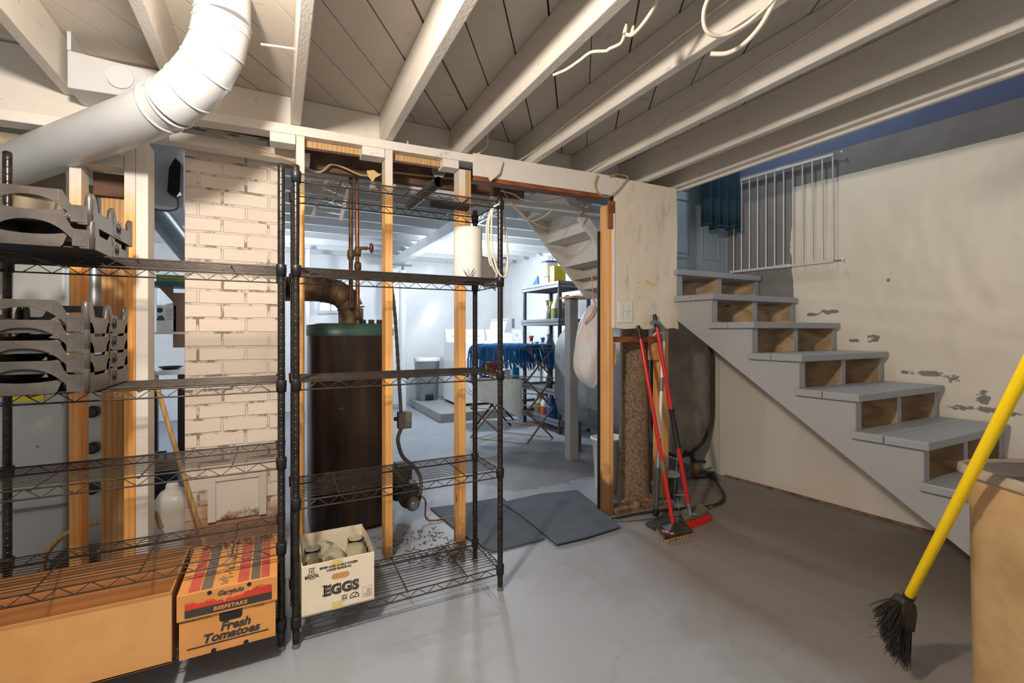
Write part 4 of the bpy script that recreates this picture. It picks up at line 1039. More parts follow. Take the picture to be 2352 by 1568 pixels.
pxa, pxb = AY(358, 760, yc - .01).x, AY(405, 760, yc - .01).x
t = thing('paint_can_box', 'white printed box with a teal picture on the far shelf', 'box', ((pxa + pxb) / 2, yc + 0.1, sh.z))
MB().box((pxa, yc + 0.0, sh.z + 0.001), (pxb, yc + 0.2, sh.z + 0.235)).build('box_body', 'white_plastic', t, bevel=0.004)
w = pxb - pxa
MB().prism([(pxa + w * .22 + w * 0.20 * math.cos(a), yc - 0.001, sh.z + 0.10 + 0.045 * math.sin(a)) for a in [k * PI / 10 for k in range(11)]], (0, 0.001, 0)).build('picture', 'tealbook', t)
MB().cyl((pxa + w * .18, yc - 0.001, sh.z + 0.19), (pxa + w * .18, yc, sh.z + 0.19), 0.022, seg=16).build('round_mark', 'ink', t)
b = MB()
for k in range(6): b.box((pxa + w * .48, yc - 0.001, sh.z + 0.11 + k * 0.017), (pxa + w * .92, yc, sh.z + 0.114 + k * 0.017))
b.build('printed_lines', 'cable_g', t)
tag(MB().grid(lambda u, v: Vector((pxa + 0.05 + 0.24 * u, yc + 0.02 + 0.12 * v, sh.z + 0.239 + 0.03 * math.sin(PI * u) * math.sin(PI * v) + 0.004)), 10, 6).build('plastic_bag', 'white_plastic', solid=0.002), 'folded white plastic bag on top of the printed box', 'bag')
t = thing('workbench', 'low dark-legged table with scattered papers in the far room', 'table', AY(380, 860, 4.6))
tz = AY(380, 846, 4.6).z
MB().box((AY(335, 850, 4.6).x - 0.2, 4.3, tz - 0.03), (AY(425, 850, 4.6).x + 0.3, 5.0, tz)).build('tabletop', 'enamel', t, bevel=0.003)
for px, y in ((352, 4.35), (417, 4.35)):
    q = AY(px, 900, y); MB().box((q.x - 0.025, y, 0), (q.x + 0.025, y + 0.05, tz - 0.03)).build('leg', 'dark_metal', t)
q = AY(392, 842, 4.5); t = thing('black_dish', 'small round black dish on the far table', 'dish', (q.x, 4.5, tz)); MB().lathe([(0.05, 0), (0.085, 0.02), (0.08, 0.022), (0.045, 0.006)], (q.x, 4.5, tz + 0.001), 24).build('bowl', 'black_plastic', t)
q = AY(360, 990, 3.9); t = thing('tool_crate', 'black plastic machine or crate on the floor of the far room', 'crate', (q.x, 3.9, 0))
q0, q1 = AY(345, 960, 3.95).x, AY(412, 960, 3.95).x
MB().box((q0, 3.9, 0.02), (q1, 4.2, 0.30)).build('housing', 'black_plastic', t, bevel=0.02)
MB().cyl((q0 + .03, 3.88, 0.06), (q0 + .03, 3.95, 0.06), 0.05, seg=20).build('wheel', 'dark_metal', t); MB().cyl((q1 - .04, 3.88, 0.06), (q1 - .04, 3.95, 0.06), 0.05, seg=20).build('wheel', 'dark_metal', t)
MB().tube([(q0 + .02, 3.95, .3), (q0 + .02, 3.95, .36), (q1 - .08, 3.95, .36), (q1 - .08, 3.95, .3)], 0.012, 8).build('handle', 'dark_metal', t)
# duct work and dark box left of the chimney top
t = thing('trunk_duct', 'pale grey slanted duct in the gap left of the chimney', 'duct', AY(380, 500, 3.9))
MB().tube([AY(345, 470, 3.75), AY(440, 590, 4.2)], 0.075, 20).build('round_branch', 'galv', t)
MB().box((AY(345, 500, 3.6).x, 3.6, AY(340, 470, 3.6).z), (AY(422, 500, 3.6).x, 4.2, AY(340, 330, 3.6).z)).build('trunk', 'back_white', t)
k0, k1 = AY(383, 450, 3.5), AY(412, 370, 3.5)
t = thing('junction_box', 'dark metal box hanging beside the chimney top', 'box', ((k0.x + k1.x) / 2, 3.5, k0.z))
MB().prism([AY(384, 440, 3.5), AY(405, 452, 3.5), AY(413, 440, 3.5), AY(415, 375, 3.5), AY(402, 362, 3.5), AY(388, 385, 3.5)], (0, 0.08, 0)).build('box_body', 'dark_metal', t)
MB().tube(catmull([AY(408, 452, 3.5), AY(408, 478, 3.5), AY(380, 484, 3.5), AY(345, 478, 3.5)], 5), 0.006, 8).build('flex_conduit', 'cable_g', t)

# ================================================================= BOILER
bo = thing('boiler', 'dark brown oil boiler with green top band behind the bare studs', 'boiler', (0.37, 3.05, 0))
bc = Vector((0.37, 3.08, 0)); bp = G(712, 1215)
xL, xR = AY(710, 1000, 3.0).x, AY(903, 1000, 3.0).x; bcx = (xL + xR) / 2; hw = (xR - xL) / 2; ztop = AY(800, 742, 2.85).z
def rr(s=0.0, z0=0, z1=1, seg=56): return None
MB().lathe([(hw - 0.01, 0.03), (hw, 0.04), (hw, ztop - 0.075)], (bcx, 3.13, 0), 56, sy=1.15, sq=3.6).build('jacket', 'scorched', bo)
MB().lathe([(hw + 0.006, ztop - 0.075), (hw + 0.006, ztop - 0.01), (hw - 0.02, ztop), (0.02, ztop + 0.001)], (bcx, 3.13, 0), 56, sy=1.15, sq=3.6).build('top_band', 'greentop', bo)
MB().lathe([(hw - 0.03, 0.0), (hw - 0.03, 0.03)], (bcx, 3.13, 0), 40, sy=1.15, sq=3.6).build('base', 'dark_metal', bo)
b = MB()
for k in range(3): b.tube([(bcx + 0.06 + 0.05 * k, 2.99, ztop), (bcx + 0.06 + 0.05 * k, 2.99, ztop + 0.025)], 0.018, 10)
b.builds('top_fitting', 'iron', bo)
# smoke pipe
sp = thing('smoke_pipe', 'rusty brown smoke pipe elbow rising from the boiler into the chimney', 'pipe', AY(802, 735, 3.1))
yq = 3.16; zc = AY(760, 672, yq).z; e = [Vector((AY(806, 735, yq).x, yq, ztop)), AY(806, 708, yq), AY(796, 686, yq), AY(772, 671, yq), AY(740, 664, yq), AY(690, 662, yq), Vector((X1c - 0.02, yq + 0.25, zc + 0.03))]
MB().tube(e[:2], 0.078, 28).build('vertical_section', 'rust', sp); MB().tube(e[1:5], 0.082, 28).build('elbow', 'rust', sp); MB().tube(e[4:], 0.079, 28).build('horizontal_section', 'rust', sp)
def ring3(p, d, r, rt=0.004):
    d = Vector(d).normalized(); a = d.orthogonal().normalized(); c = d.cross(a); return MB().tube([Vector(p) + (a * math.cos(q) + c * math.sin(q)) * r for q in [k * 2 * PI / 32 for k in range(33)]], rt, 6)
for i in (1, 2, 3, 4): ring3(e[i], e[i + 1] - e[i - 1], 0.084).build('seam_ring', 'rust', sp)
# water pipes with red valves
wp = thing('copper_pipe', 'copper pipe with brass fittings and red handwheel above the boiler', 'pipe', (AY(822, 740, 2.95).x, 2.95, ztop))
yw = 2.95; A1, A2 = AY(819, 400, yw), AY(822, 735, yw); z2 = ztop
MB().tube([(A2.x, yw, z2), (A2.x - 0.002, yw, 1.6), (A1.x, yw, 2.3)], 0.0125, 12).build('riser', 'copper', wp)
b = MB()
for py, h in ((722, 26), (612, 20), (578, 22)): c = AY(821, py, yw); b.lathe([(0.017, -h / 1000 * 1.3), (0.022, -0.01), (0.022, 0.01), (0.017, h / 1000 * 1.3)], (A2.x, yw, c.z), 10)
b.builds('union_fitting', 'rust', wp)
c = AY(822, 570, yw); b = MB(); b.tube([c, c + Vector((0.05, -0.03, 0.0))], 0.011, 10); b.build('valve_body', 'rust', wp)
ring3(c + Vector((0.075, -0.04, 0.0)), (1, -0.5, 0), 0.026, 0.006).build('handwheel', 'redvalve', wp)
b = MB(); b.tube([c + Vector((0.05, -0.03, 0)), c + Vector((0.078, -0.042, 0))], 0.006, 8); b.tube([c + Vector((0.065, -0.034, 0.024)), c + Vector((0.085, -0.046, -0.024))], 0.004, 6); b.build('valve_stem', 'redvalve', wp)
wp2 = thing('iron_pipe', 'green-brown iron pipe beside the copper one above the boiler', 'pipe', (AY(806, 700, 2.98).x, 2.98, ztop))
xq = AY(806, 600, 3.02).x; MB().tube([(xq, 3.02, ztop + 0.1), (xq, 3.02, 2.3)], 0.0135, 12).build('riser', 'rust', wp2)
b = MB(); b.lathe([(0.019, -0.03), (0.024, 0), (0.019, 0.03)], (xq, 3.02, AY(806, 585, 3.02).z), 10); b.tube([(xq, 3.02, AY(806, 585, 3.02).z), (xq + 0.035, 2.99, AY(806, 585, 3.02).z)], 0.012, 8); b.build('tee_fitting', 'rust', wp2)
b = MB(); zz = AY(806, 585, 3.02).z - 0.005; b.cyl((xq + 0.03, 2.985, zz), (xq + 0.045, 2.98, zz), 0.016, seg=12); b.build('handwheel', 'redvalve', wp2)
# burner and wiring
bu = thing('oil_burner', 'grimy oil burner motor beside the boiler base', 'burner', (AY(935, 1150, 2.95).x, 2.95, 0))
bx_ = AY(938, 1130, 2.92); zc = bx_.z
MB().lathe([(0.03, -0.05), (0.072, -0.045), (0.075, 0.10), (0.055, 0.12)], (bx_.x, 2.90, zc - 0.01), 24, axis=(0.12, 1, 0)).build('motor', 'ferrule', bu)
MB().lathe([(0.095, -0.03), (0.105, -0.02), (0.105, 0.04), (0.08, 0.05)], (bx_.x - 0.05, 3.02, zc + 0.03), 24, axis=(1, 0.2, 0)).build('fan_housing', 'ferrule', bu)
MB().box((bx_.x - 0.07, 2.90, zc + 0.085), (bx_.x + 0.02, 3.03, zc + 0.175)).build('ignition_box', 'ferrule', bu, bevel=0.006)
pu = MB().lathe([(0.04, 0), (0.045, 0.02), (0.03, 0.05)], (bx_.x + 0.01, 2.86, zc - 0.05), 16, axis=(0, -1, 0)).build('fuel_pump', 'grey_metal', bu)
MB().lathe([(0.026, 0), (0.026, 0.006), (0.02, 0.008)], (bx_.x + 0.01, 2.81, zc - 0.05), 16, axis=(0, -1, 0)).build('pump_cap', 'galv', bu)
b = MB()
for k in range(8): a = k * PI / 4; b.bar((bx_.x + 0.062 * math.cos(a), 2.852, zc - .01 + 0.062 * math.sin(a)), (bx_.x + 0.045 * math.cos(a), 2.85, zc - .01 + 0.045 * math.sin(a)), 0.008, 0.01)
b.builds('motor_bolt', 'iron', bu)
tag(MB().tube(catmull([(bx_.x + 0.05, 2.85, zc + 0.0), (bx_.x + 0.085, 2.83, zc - 0.04), (bx_.x + 0.085, 2.82, 0.03), (bx_.x + 0.15, 2.80, 0.012), (bx_.x + 0.27, 2.82, 0.008)], 6), 0.006, 8).build('fuel_line', 'copper'), 'thin fuel line running from the burner across the floor', 'pipe')
j0 = AY(926, 962, 2.75); jb = thing('switch_box', 'grey electrical junction box hanging on its flex conduit', 'junction box', j0)
MB().box((j0.x - 0.040, 2.70, j0.z - 0.050), (j0.x + 0.040, 2.745, j0.z + 0.050)).build('box_body', 'grey_metal', jb, bevel=0.006)
b = MB()
for dx, dz in ((-0.02, 0.03), (0.02, -0.03), (0.02, 0.03), (-0.02, -0.03), (0.02, 0)): b.cyl((j0.x + dx, 2.6985, j0.z + dz), (j0.x + dx, 2.7005, j0.z + dz), 0.006, seg=10)
b.builds('knockout', 'galv', jb); MB().cyl((j0.x - 0.06, 2.72, j0.z + 0.01), (j0.x - 0.04, 2.72, j0.z + 0.01), 0.012, seg=10).build('connector', 'iron', jb)
def flex(name, label, pts, r=0.011):
    c = catmull(pts, 22); rr_ = [r * (1 + (0.14 if i % 2 else -0.06)) for i in range(len(c))]
    return tag(MB().tube(c, rr_, 8).build(name, 'grey_metal'), label, 'conduit')
flex('flex_conduit', 'flexible metal conduit from the grey box down to the burner', [(j0.x - 0.02, 2.72, j0.z - 0.05), AY(914, 1010, 2.72), AY(925, 1048, 2.75), AY(950, 1070, 2.80), AY(965, 1095, 2.84), AY(966, 1130, 2.84), (bx_.x + 0.04, 2.87, zc - 0.01)])
flex('flex_conduit', 'flexible metal conduit running up from the grey box beside the stud', [(j0.x - 0.02, 2.72, j0.z + 0.05), AY(917, 880, 2.72), AY(905, 700, 2.72), AY(884, 560, 2.72), AY(880, 470, 2.72), AY(900, 420, 2.75)], 0.010)

# rubber mats
def mat_(name, label, pts, h=0.012, z=0.0):
    return tag(MB().prism([(p.x, p.y, z) for p in [G(*q) for q in pts]], (0, 0, h)).build(name, 'mat_blue', bevel=0.003), label, 'mat', 'grey foam floor mats')
mat_('floor_mat', 'left grey foam mat lying under the doorway beside the stud', [(988, 1169), (1060, 1160), (1154, 1144), (1200, 1190), (1252, 1240), (1160, 1264), (1130, 1270), (1060, 1230), (1010, 1188)])
mat_('floor_mat', 'right grey foam mat in the doorway overlapping the left one', [(1152, 1160), (1240, 1140), (1326, 1131), (1375, 1170), (1425, 1216), (1350, 1240), (1278, 1257), (1240, 1225), (1200, 1192)], 0.010, 0.0125)

# ================================================================= LAUNDRY ROOM
MZ = 0.12
tag(MB().box((1.90, 5.78, 0), (3.55, 7.4, MZ)).build('concrete_pad', 'grey_post', bevel=0.01), 'low concrete pad under the washer and dryer', 'platform')
def machine(name, label, x0, cat):
    t = thing(name, label, cat, (x0 + 0.33, 6.5, MZ))
    MB().box((x0, 6.2, MZ + 0.03), (x0 + 0.67, 6.86, MZ + 0.93)).build('cabinet', 'enamel', t, bevel=0.02)
    MB().box((x0 + 0.02, 6.24, MZ), (x0 + 0.65, 6.8, MZ + 0.03)).build('toe_kick', 'black_plastic', t)
    MB().prism([(x0 + 0.01, 6.74, MZ + 0.93), (x0 + 0.01, 6.86, MZ + 0.93), (x0 + 0.01, 6.86, MZ + 1.10), (x0 + 0.01, 6.80, MZ + 1.11)], (0.65, 0, 0)).build('control_console', 'enamel', t, bevel=0.01)
    b = MB()
    for i in range(4): b.lathe([(0.026, 0), (0.022, 0.02)], (x0 + 0.12 + i * 0.14, 6.765, MZ + 1.02), 14, axis=(0, -1, 0.25))
    b.builds('control_dial', 'white', t); return t
t = machine('clothes_dryer', 'white clothes dryer with a recessed oval front panel on the pad', 2.30, 'dryer')
b = MB()
for s in (0.0, 0.035):
    b.tube([(2.635 + (0.24 - s) * math.copysign(abs(math.cos(a)) ** 0.6, math.cos(a)), 6.197, MZ + 0.46 + (0.30 - s) * math.copysign(abs(math.sin(a)) ** 0.6, math.sin(a))) for a in [k * 2 * PI / 40 for k in range(41)]], 0.006, 6)
b.build('front_bead', 'enamel', t)
t = machine('washing_machine', 'white top-loading washer with its lid standing open', 2.99, 'washer')
MB().prism([AY(1117, 792, 6.5), AY(1152, 792, 6.45), AY(1165, 737, 6.6), AY(1130, 737, 6.6)], (0.0, 0.03, 0.0)).build('lid', 'enamel', t, bevel=0.006)
MB().bar(AY(1128, 735, 6.6), AY(1167, 733, 6.6), 0.03, 0.02).build('lid_edge', 'white', t)
q = AY(1165, 780, 6.4); t = thing('bleach_jug', 'round white container on the washer top', 'jug', q); MB().lathe([(0.05, -0.08), (0.10, -0.06), (0.11, 0.0), (0.09, 0.08), (0.03, 0.11)], q, 20).build('jug_body', 'enamel', t)
# step trash can
tc_ = G(985, 915); t = thing('pedal_bin', 'light grey pedal trash can with a bag over the rim', 'trash can', (2.15, 7.0, 0))
bx0 = AY(985, 830, 7.0).x; ptop = AY(985, 838, 7.0).z
MB().lathe([(0.15, 0.0), (0.16, 0.02), (0.185, ptop - 0.06)], (bx0, 7.1, MZ), 28, sq=4, sy=0.8).build('bin_body', 'galv', t)
MB().lathe([(0.195, 0), (0.20, 0.05), (0.17, 0.055)], (bx0, 7.1, MZ + ptop - 0.06), 28, sq=4, sy=0.8).build('bag_rim', 'white_plastic', t)
MB().prism([(bx0 - 0.07, 6.95, MZ + 0.012), (bx0 + 0.07, 6.95, MZ + 0.012), (bx0 + 0.06, 6.95, MZ + 0.10), (bx0 - 0.06, 6.95, MZ + 0.10)], (0, 0.03, 0)).build('foot_pedal', 'black_plastic', t, bevel=0.01)
# plumbing along the laundry wall
b = MB()
for px, r in ((1172, 0.02), (1186, 0.025), (1197, 0.018)):
    q = AX(px, 600, 3.45) if False else AY(px, 650, 7.35); b.tube([(q.x, 7.35, 0.9), (q.x, 7.35, 2.1)], r, 10)
o = thing('drain_pipes', 'cluster of white vertical pipes against the sheeted laundry wall', 'pipe', (3.2, 7.35, 0.9)); b.build('pipe_run', 'back_white', o)
q = AY(1186, 742, 7.2); MB().box((q.x - 0.05, 7.2, q.z - 0.08), (q.x + 0.05, 7.28, q.z + 0.08)).build('valve_box', 'galv', o)
q = AY(1262, 640, 5.9); tag(MB().box((q.x - 0.03, 5.9, 0), (q.x + 0.03, 5.95, 2.33)).build('white_support', 'back_white'), 'slim white upright behind the plastic shelves', 'post')
q0 = AY(690, 700, 7.2); tag(MB().tube([(AY(707, 700, 6.8).x, 6.8, 0.0), (AY(707, 700, 6.8).x, 6.8, 2.3)], 0.03, 12).build('white_pipe', 'back_white'), 'white upright pipe seen above the boiler against the back wall', 'pipe')

# grey plastic shelving rack
RX0, RX1, RY0, RY1 = 2.90, 3.38, 4.50, 5.42
rk = thing('plastic_shelf_rack', 'grey plastic storage rack full of cleaning bottles', 'shelf', ((RX0 + RX1) / 2, (RY0 + RY1) / 2, 0))
rz = (0.12, 0.47, 0.82, 1.30, 1.74)
for z in rz:
    s = MB(); s.box((RX0, RY0, z), (RX1, RY1, z + 0.012))
    for (xa_, ya_, xb_, yb_) in ((RX0, RY0, RX0 + 0.012, RY1), (RX1 - 0.012, RY0, RX1, RY1), (RX0, RY0, RX1, RY0 + 0.012), (RX0, RY1 - 0.012, RX1, RY1)): s.box((xa_, ya_, z - 0.03), (xb_, yb_, z + 0.045))
    for i in range(1, 5): s.box((RX0 + 0.01, RY0 + i * 0.184, z - 0.02), (RX1 - 0.01, RY0 + i * 0.184 + 0.01, z))
    s.build('shelf', 'grey_plastic', rk, bevel=0.003)
for x in (RX0 + 0.035, RX1 - 0.035):
    for y in (RY0 + 0.035, RY1 - 0.035): MB().tube([(x, y, 0), (x, y, 1.72)], 0.024, 14).build('leg', 'dgrey_plastic', rk)
def bottle(label, x, y, z, kind, body, cap, s=1.0, name='spray_bottle', cat='bottle', grp='cleaning bottles on the grey rack', lab=None):
    z += 0.014
    t = thing(name, label, cat, (x, y, z), 0, grp)
    if kind == 'spray':
        MB().lathe([(0.036, 0), (0.040, 0.01), (0.040, 0.12), (0.030, 0.15), (0.016, 0.19), (0.015, 0.215)], (0, 0, 0), 16).xf(Matrix.Scale(s, 4)).build('bottle_body', body, t, world=False)
        b = MB(); b.tube([(0, 0, 0.212), (0, 0, 0.245)], 0.017, 10); b.prism([(-0.045, -0.012, 0.245), (0.035, -0.012, 0.245), (0.030, -0.012, 0.272), (-0.040, -0.012, 0.268)], (0, 0.024, 0)); b.tube([(-0.02, 0, 0.245), (-0.035, 0, 0.215), (-0.032, 0, 0.200)], 0.005, 6)
        b.xf(Matrix.Rotation(0.6, 4, 'Z') @ Matrix.Scale(s, 4)).build('trigger', cap, t, world=False)
    elif kind == 'jug':
        MB().lathe([(0.060, 0), (0.068, 0.01), (0.068, 0.16), (0.045, 0.225), (0.022, 0.255), (0.022, 0.27)], (0, 0, 0), 20, sq=3, sy=0.85).xf(Matrix.Scale(s, 4)).build('bottle_body', body, t, world=False)
        MB().lathe([(0.024, 0.262), (0.024, 0.285), (0.02, 0.288)], (0, 0, 0), 14).xf(Matrix.Scale(s, 4)).build('cap', cap, t, world=False)
    elif kind == 'tub':
        MB().lathe([(0.085, 0), (0.10, 0.17)], (0, 0, 0), 24).xf(Matrix.Scale(s, 4)).build('tub_body', body, t, world=False)
        MB().lathe([(0.105, 0.17), (0.106, 0.19), (0.09, 0.194)], (0, 0, 0), 24).xf(Matrix.Scale(s, 4)).build('lid', cap, t, world=False)
    elif kind == 'box':
        MB().box((-0.08, -0.05, 0), (0.08, 0.05, 0.22)).xf(Matrix.Scale(s, 4)).build('box_body', body, t, world=False, bevel=0.002)
        MB().box((-0.0805, -0.0505, 0), (0.0805, 0.0505, 0.05)).xf(Matrix.Scale(s, 4)).build('printed_band', cap, t, world=False)
    if lab: MB().lathe([(0.0705, 0.04), (0.0705, 0.14)], (0, 0, 0), 20, sq=3, sy=0.86).xf(Matrix.Scale(s, 4)).build('label', lab, t, world=False)
    return t
def RP(px, z, x=RX0 + 0.10): q = AX(px, 700, x); return q.x, q.y, z
# top shelf
x, y, z = RP(1262, 1.74, 3.0); bottle('large white tub with a blue lid on the top rack shelf', 3.04, y + .05, 1.86, 'tub', 'white_plastic', 'brightblue', 1.0, 'detergent_tub', 'tub')
bottle('white storage box under the blue-lidded tub on the rack', 3.04, y + .05, 1.74, 'box', 'white_plastic', 'white_plastic', 0.62, 'storage_box', 'box')
bottle('yellow and orange carton on the top rack shelf', 3.0, 4.68, 1.74, 'box', 'yellowp', 'orange', 1.0, 'powder_carton', 'box')
t = thing('dust_pan', 'blue triangular dustpan edge on the top rack shelf', 'dustpan', (2.96, 5.2, 1.76)); MB().prism([(2.95, 5.26, 1.756), (2.95, 5.06, 1.756), (2.95, 5.08, 1.90)], (0.02, 0, 0)).build('pan', 'brightblue', t)
for (lab, px, zz, kind, body, cap, s, l2) in (
    ('clear spray bottle with a grey trigger on the second rack shelf', 1256, 1.30, 'spray', 'jug', 'grey_plastic', 1.0, None),
    ('dark bottle with a yellow trigger on the second rack shelf', 1264, 1.30, 'spray', 'dgrey_plastic', 'yellowp', 0.93, None),
    ('white gallon jug with a green label on the second rack shelf', 1281, 1.30, 'jug', 'jug', 'white_plastic', 1.1, 'greenp'),
    ('amber jug with a blue cap on the second rack shelf', 1303, 1.30, 'jug', 'amber', 'bluep', 1.1, 'orange'),
    ('white spray bottle with a red trigger on the middle rack shelf', 1222, 0.82, 'spray', 'white_plastic', 'redp', 1.12, None),
    ('white spray bottle with a blue trigger on the middle rack shelf', 1244, 0.82, 'spray', 'white_plastic', 'brightblue', 1.05, None),
    ('spray bottle with a teal trigger on the middle rack shelf', 1236, 0.82, 'spray', 'jug', 'cyanp', 0.85, None),
    ('grey gallon jug on the middle rack shelf', 1262, 0.82, 'jug', 'galv', 'grey_plastic', 1.15, None),
    ('clear jug with a green picture label on the lowest rack shelf', 1243, 0.12, 'jug', 'jug', 'redp', 1.15, 'greenp'),
    ('white jug with an orange label on the lowest rack shelf', 1256, 0.12, 'jug', 'white_plastic', 'bluep', 1.0, 'orange'),
    ('blue bottle on the lowest rack shelf', 1268, 0.12, 'jug', 'brightblue', 'redp', 1.0, None),
    ('dark spray bottle with a red trigger on the fourth rack shelf', 1264, 0.47, 'spray', 'dgrey_plastic', 'redp', 1.05, None)):
    q = AX(px, 700, 3.0); bx3, by3 = 3.0 + random.uniform(-.02, .02), q.y
    if px > 1268 or q.y < 4.62: by3 = 4.66; bx3 = min(3.29, AY(px, 700, by3).x)
    bottle(lab, bx3, min(5.33, by3), zz, kind, body, cap, s, 'spray_bottle' if kind == 'spray' else 'gallon_jug', lab=l2)
b = MB()
for k in range(6): a = (random.random() * .2, random.random() * .1); b.lathe([(0.01, 0), (0.05, 0.02), (0.04, 0.06), (0.01, 0.07)], (3.05 + a[0], 5.0 + a[1] + .04 * k, 0.135), 10)
tag(b.build('rag_pile', 'cable_g'), 'heap of grey rags on the lowest rack shelf', 'rags', kind='stuff')

# folding table with blue detergent jug
fz = AY(1150, 872, 5.2).z; t = thing('folding_table', 'small folding table with crossed dark legs in the laundry', 'table', (2.45, 5.35, 0))
tx0_, tx1_ = AY(1083, 850, 5.2).x, AY(1215, 850, 5.2).x
MB().box((tx0_, 5.2, fz - 0.025), (tx1_, 5.6, fz)).build('tabletop', 'dgrey_plastic', t, bevel=0.004)
for i, (xa_, xb_) in enumerate(((tx0_ + .02, tx1_ - .25), (tx1_ - .25, tx0_ + .02), (tx0_ + .22, tx1_ - .04), (tx1_ - .04, tx0_ + .22))):
    yy = 5.22 if i < 2 else 5.56; MB().tube([(xa_, yy, 0.0), (xb_, yy, fz - 0.03)], 0.011, 8).build('leg', 'dark_metal', t)
dj = AY(1122, 845, 5.25); t = thing('detergent_jug', 'royal blue detergent jug with a rainbow label on the folding table', 'jug', (dj.x, 5.25, fz))
dx0, dx1, dzt = AY(1102, 800, 5.25).x, AY(1138, 800, 5.25).x, AY(1120, 797, 5.25).z
MB().box((dx0 + 0.03, 5.25, fz + 0.001), (dx1 + 0.06, 5.35, dzt - 0.02)).build('jug_body', 'bluep', t, bevel=0.015)
MB().tube(catmull([(dx0 + 0.04, 5.3, dzt - 0.03), (dx0 - 0.005, 5.3, dzt - 0.03), (dx0 - 0.01, 5.3, dzt - 0.12), (dx0 + 0.04, 5.3, dzt - 0.15)], 5), 0.012, 8).build('handle', 'bluep', t)
MB().cyl((dx0 + 0.05, 5.3, dzt - 0.02), (dx0 + 0.05, 5.3, dzt + 0.012), 0.022, seg=14).build('cap', 'bluep', t)
lb = MB().box((dx0 + 0.07, 5.2485, fz + 0.05), (dx1 + 0.05, 5.25, dzt - 0.05)).build('label', 'yellowp', t)
MB().box((dx0 + 0.10, 5.2475, fz + 0.08), (dx1 + 0.05, 5.2485, dzt - 0.05)).build('label_stripe', 'redp', lb)
MB().prism([(dx0 + 0.07, 5.2465, fz + 0.05), (dx0 + 0.10, 5.2465, fz + 0.05), (dx0 + 0.17, 5.2465, dzt - 0.07), (dx0 + 0.14, 5.2465, dzt - 0.07)], (0, 0.001, 0)).build('label_stripe', 'greenp', lb)
for k, (px, c, lab) in enumerate(((1152, 'redp', 'small red box on the folding table'), (1166, 'white_plastic', 'small white box with orange print on the folding table'), (1186, 'cyanp', 'teal packet on the folding table'))):
    q = AY(px, 850, 5.3); tag(MB().box((q.x - 0.045, 5.3, fz + 0.001), (q.x + 0.045, 5.36, fz + 0.10 + 0.02 * k)).build('small_box', c, bevel=0.004), lab, 'box', 'small boxes on the folding table')

# wooden accordion drying rack
NA, NB = G(1209, 1021), G(1272, 1006); FA, FB = G(1136, 985), G(1206, 1016 - 28)
FA = Vector((NA.x - 0.42, NA.y + 0.55, 0)); FB = FA + (NB - NA)
ztp = 1.0
rk2 = thing('drying_rack', 'wooden accordion drying rack with blue mop yarn over the top', 'drying rack', ((NA.x + FB.x) / 2, (NA.y + FB.y) / 2, 0))
for j, (A_, B_) in enumerate(((NA, NB), (FA, FB))):
    for i in range(3):
        z0, z1 = ztp * i / 3, ztp * (i + 1) / 3
        ga = A_.lerp(B_, 0.03); gb = A_.lerp(B_, 0.97)
        b = MB(); b.bar((ga.x, ga.y, z0 + .01), (gb.x, gb.y, z1 + .01), 0.018, 0.011, up=(0, 1, 0)); b.build('cross_bar', 'rack_wood', rk2)
        b = MB(); b.bar((gb.x, gb.y + 0.014, z0 + .01), (ga.x, ga.y + 0.014, z1 + .01), 0.018, 0.011, up=(0, 1, 0)); b.build('cross_bar', 'rack_wood', rk2)
for i in range(0, 4):
    for (a_, c_) in ((NA, FA), (NB, FB)):
        z = ztp * i / 3 + 0.01; MB().tube([(a_.x, a_.y, z), (c_.x, c_.y, z)], 0.006, 8).build('dowel', 'stud_pale', rk2)
for i in range(3):
    m1 = NA.lerp(NB, .5); m2 = FA.lerp(FB, .5); z = ztp * (i + .5) / 3 + 0.01; MB().tube([(m1.x, m1.y, z), (m2.x, m2.y, z)], 0.006, 8).build('dowel', 'stud_pale', rk2)
MB().bar((NA.x, NA.y, ztp + 0.012), (NB.x, NB.y, ztp + 0.012), 0.02, 0.014).build('top_bar', 'rack_wood', rk2); MB().bar((FA.x, FA.y, ztp + 0.012), (FB.x, FB.y, ztp + 0.012), 0.02, 0.014).build('top_bar', 'rack_wood', rk2)
b = MB(); random.seed(11)
for k in range(150):
    s = random.random(); base = NA.lerp(FA, s * 0.97) + Vector((0, 0, ztp + 0.03)); back = NB.lerp(FB, s * 0.97)
    l1 = 0.10 + 0.10 * random.random() + (0.16 if s > 0.82 else 0); l2 = 0.12 + 0.14 * random.random(); jx, jy = random.uniform(-.03, .03), random.uniform(-.03, .03); u = random.uniform(0.0, 0.25)
    p = [base + Vector((-0.03 + jx, -0.01 + jy, -l1)), base + Vector((-0.025 + jx, jy * .5, -l1 * .4)), base + Vector((0.0, 0, 0.012 * random.random())), base.lerp(Vector((back.x, back.y, ztp + 0.03)), 0.5 + u) + Vector((jx, jy, 0.012)), base.lerp(Vector((back.x, back.y, ztp + 0.03)), 0.9) + Vector((jx * .4, jy * .4, 0.0)), Vector((back.x + 0.02, back.y + jy, ztp - l2))]
    b.tube(catmull(p, 3), 0.0055, 5)
tag(b.build('mop_yarn', 'mop'), 'tangled blue mop head drying over the wooden rack', 'mop head')
tw0, tw1 = NA.lerp(FA, 0.06), NA.lerp(FA, 0.85); zz = ztp * 2 / 3 + 0.02
tag(MB().grid(lambda u, v: Vector((tw0.lerp(tw1, u).x - 0.012 - 0.02 * math.sin(u * 9) * v, tw0.lerp(tw1, u).y - 0.012 + 0.01 * math.sin(u * 7), zz - (0.30 + 0.12 * (1 - u) ** 2 - 0.05 * u) * v)), 24, 16).build('hanging_towel', 'towel', solid=0.006), 'pale terry towel hanging from the lower bar of the drying rack', 'towel')

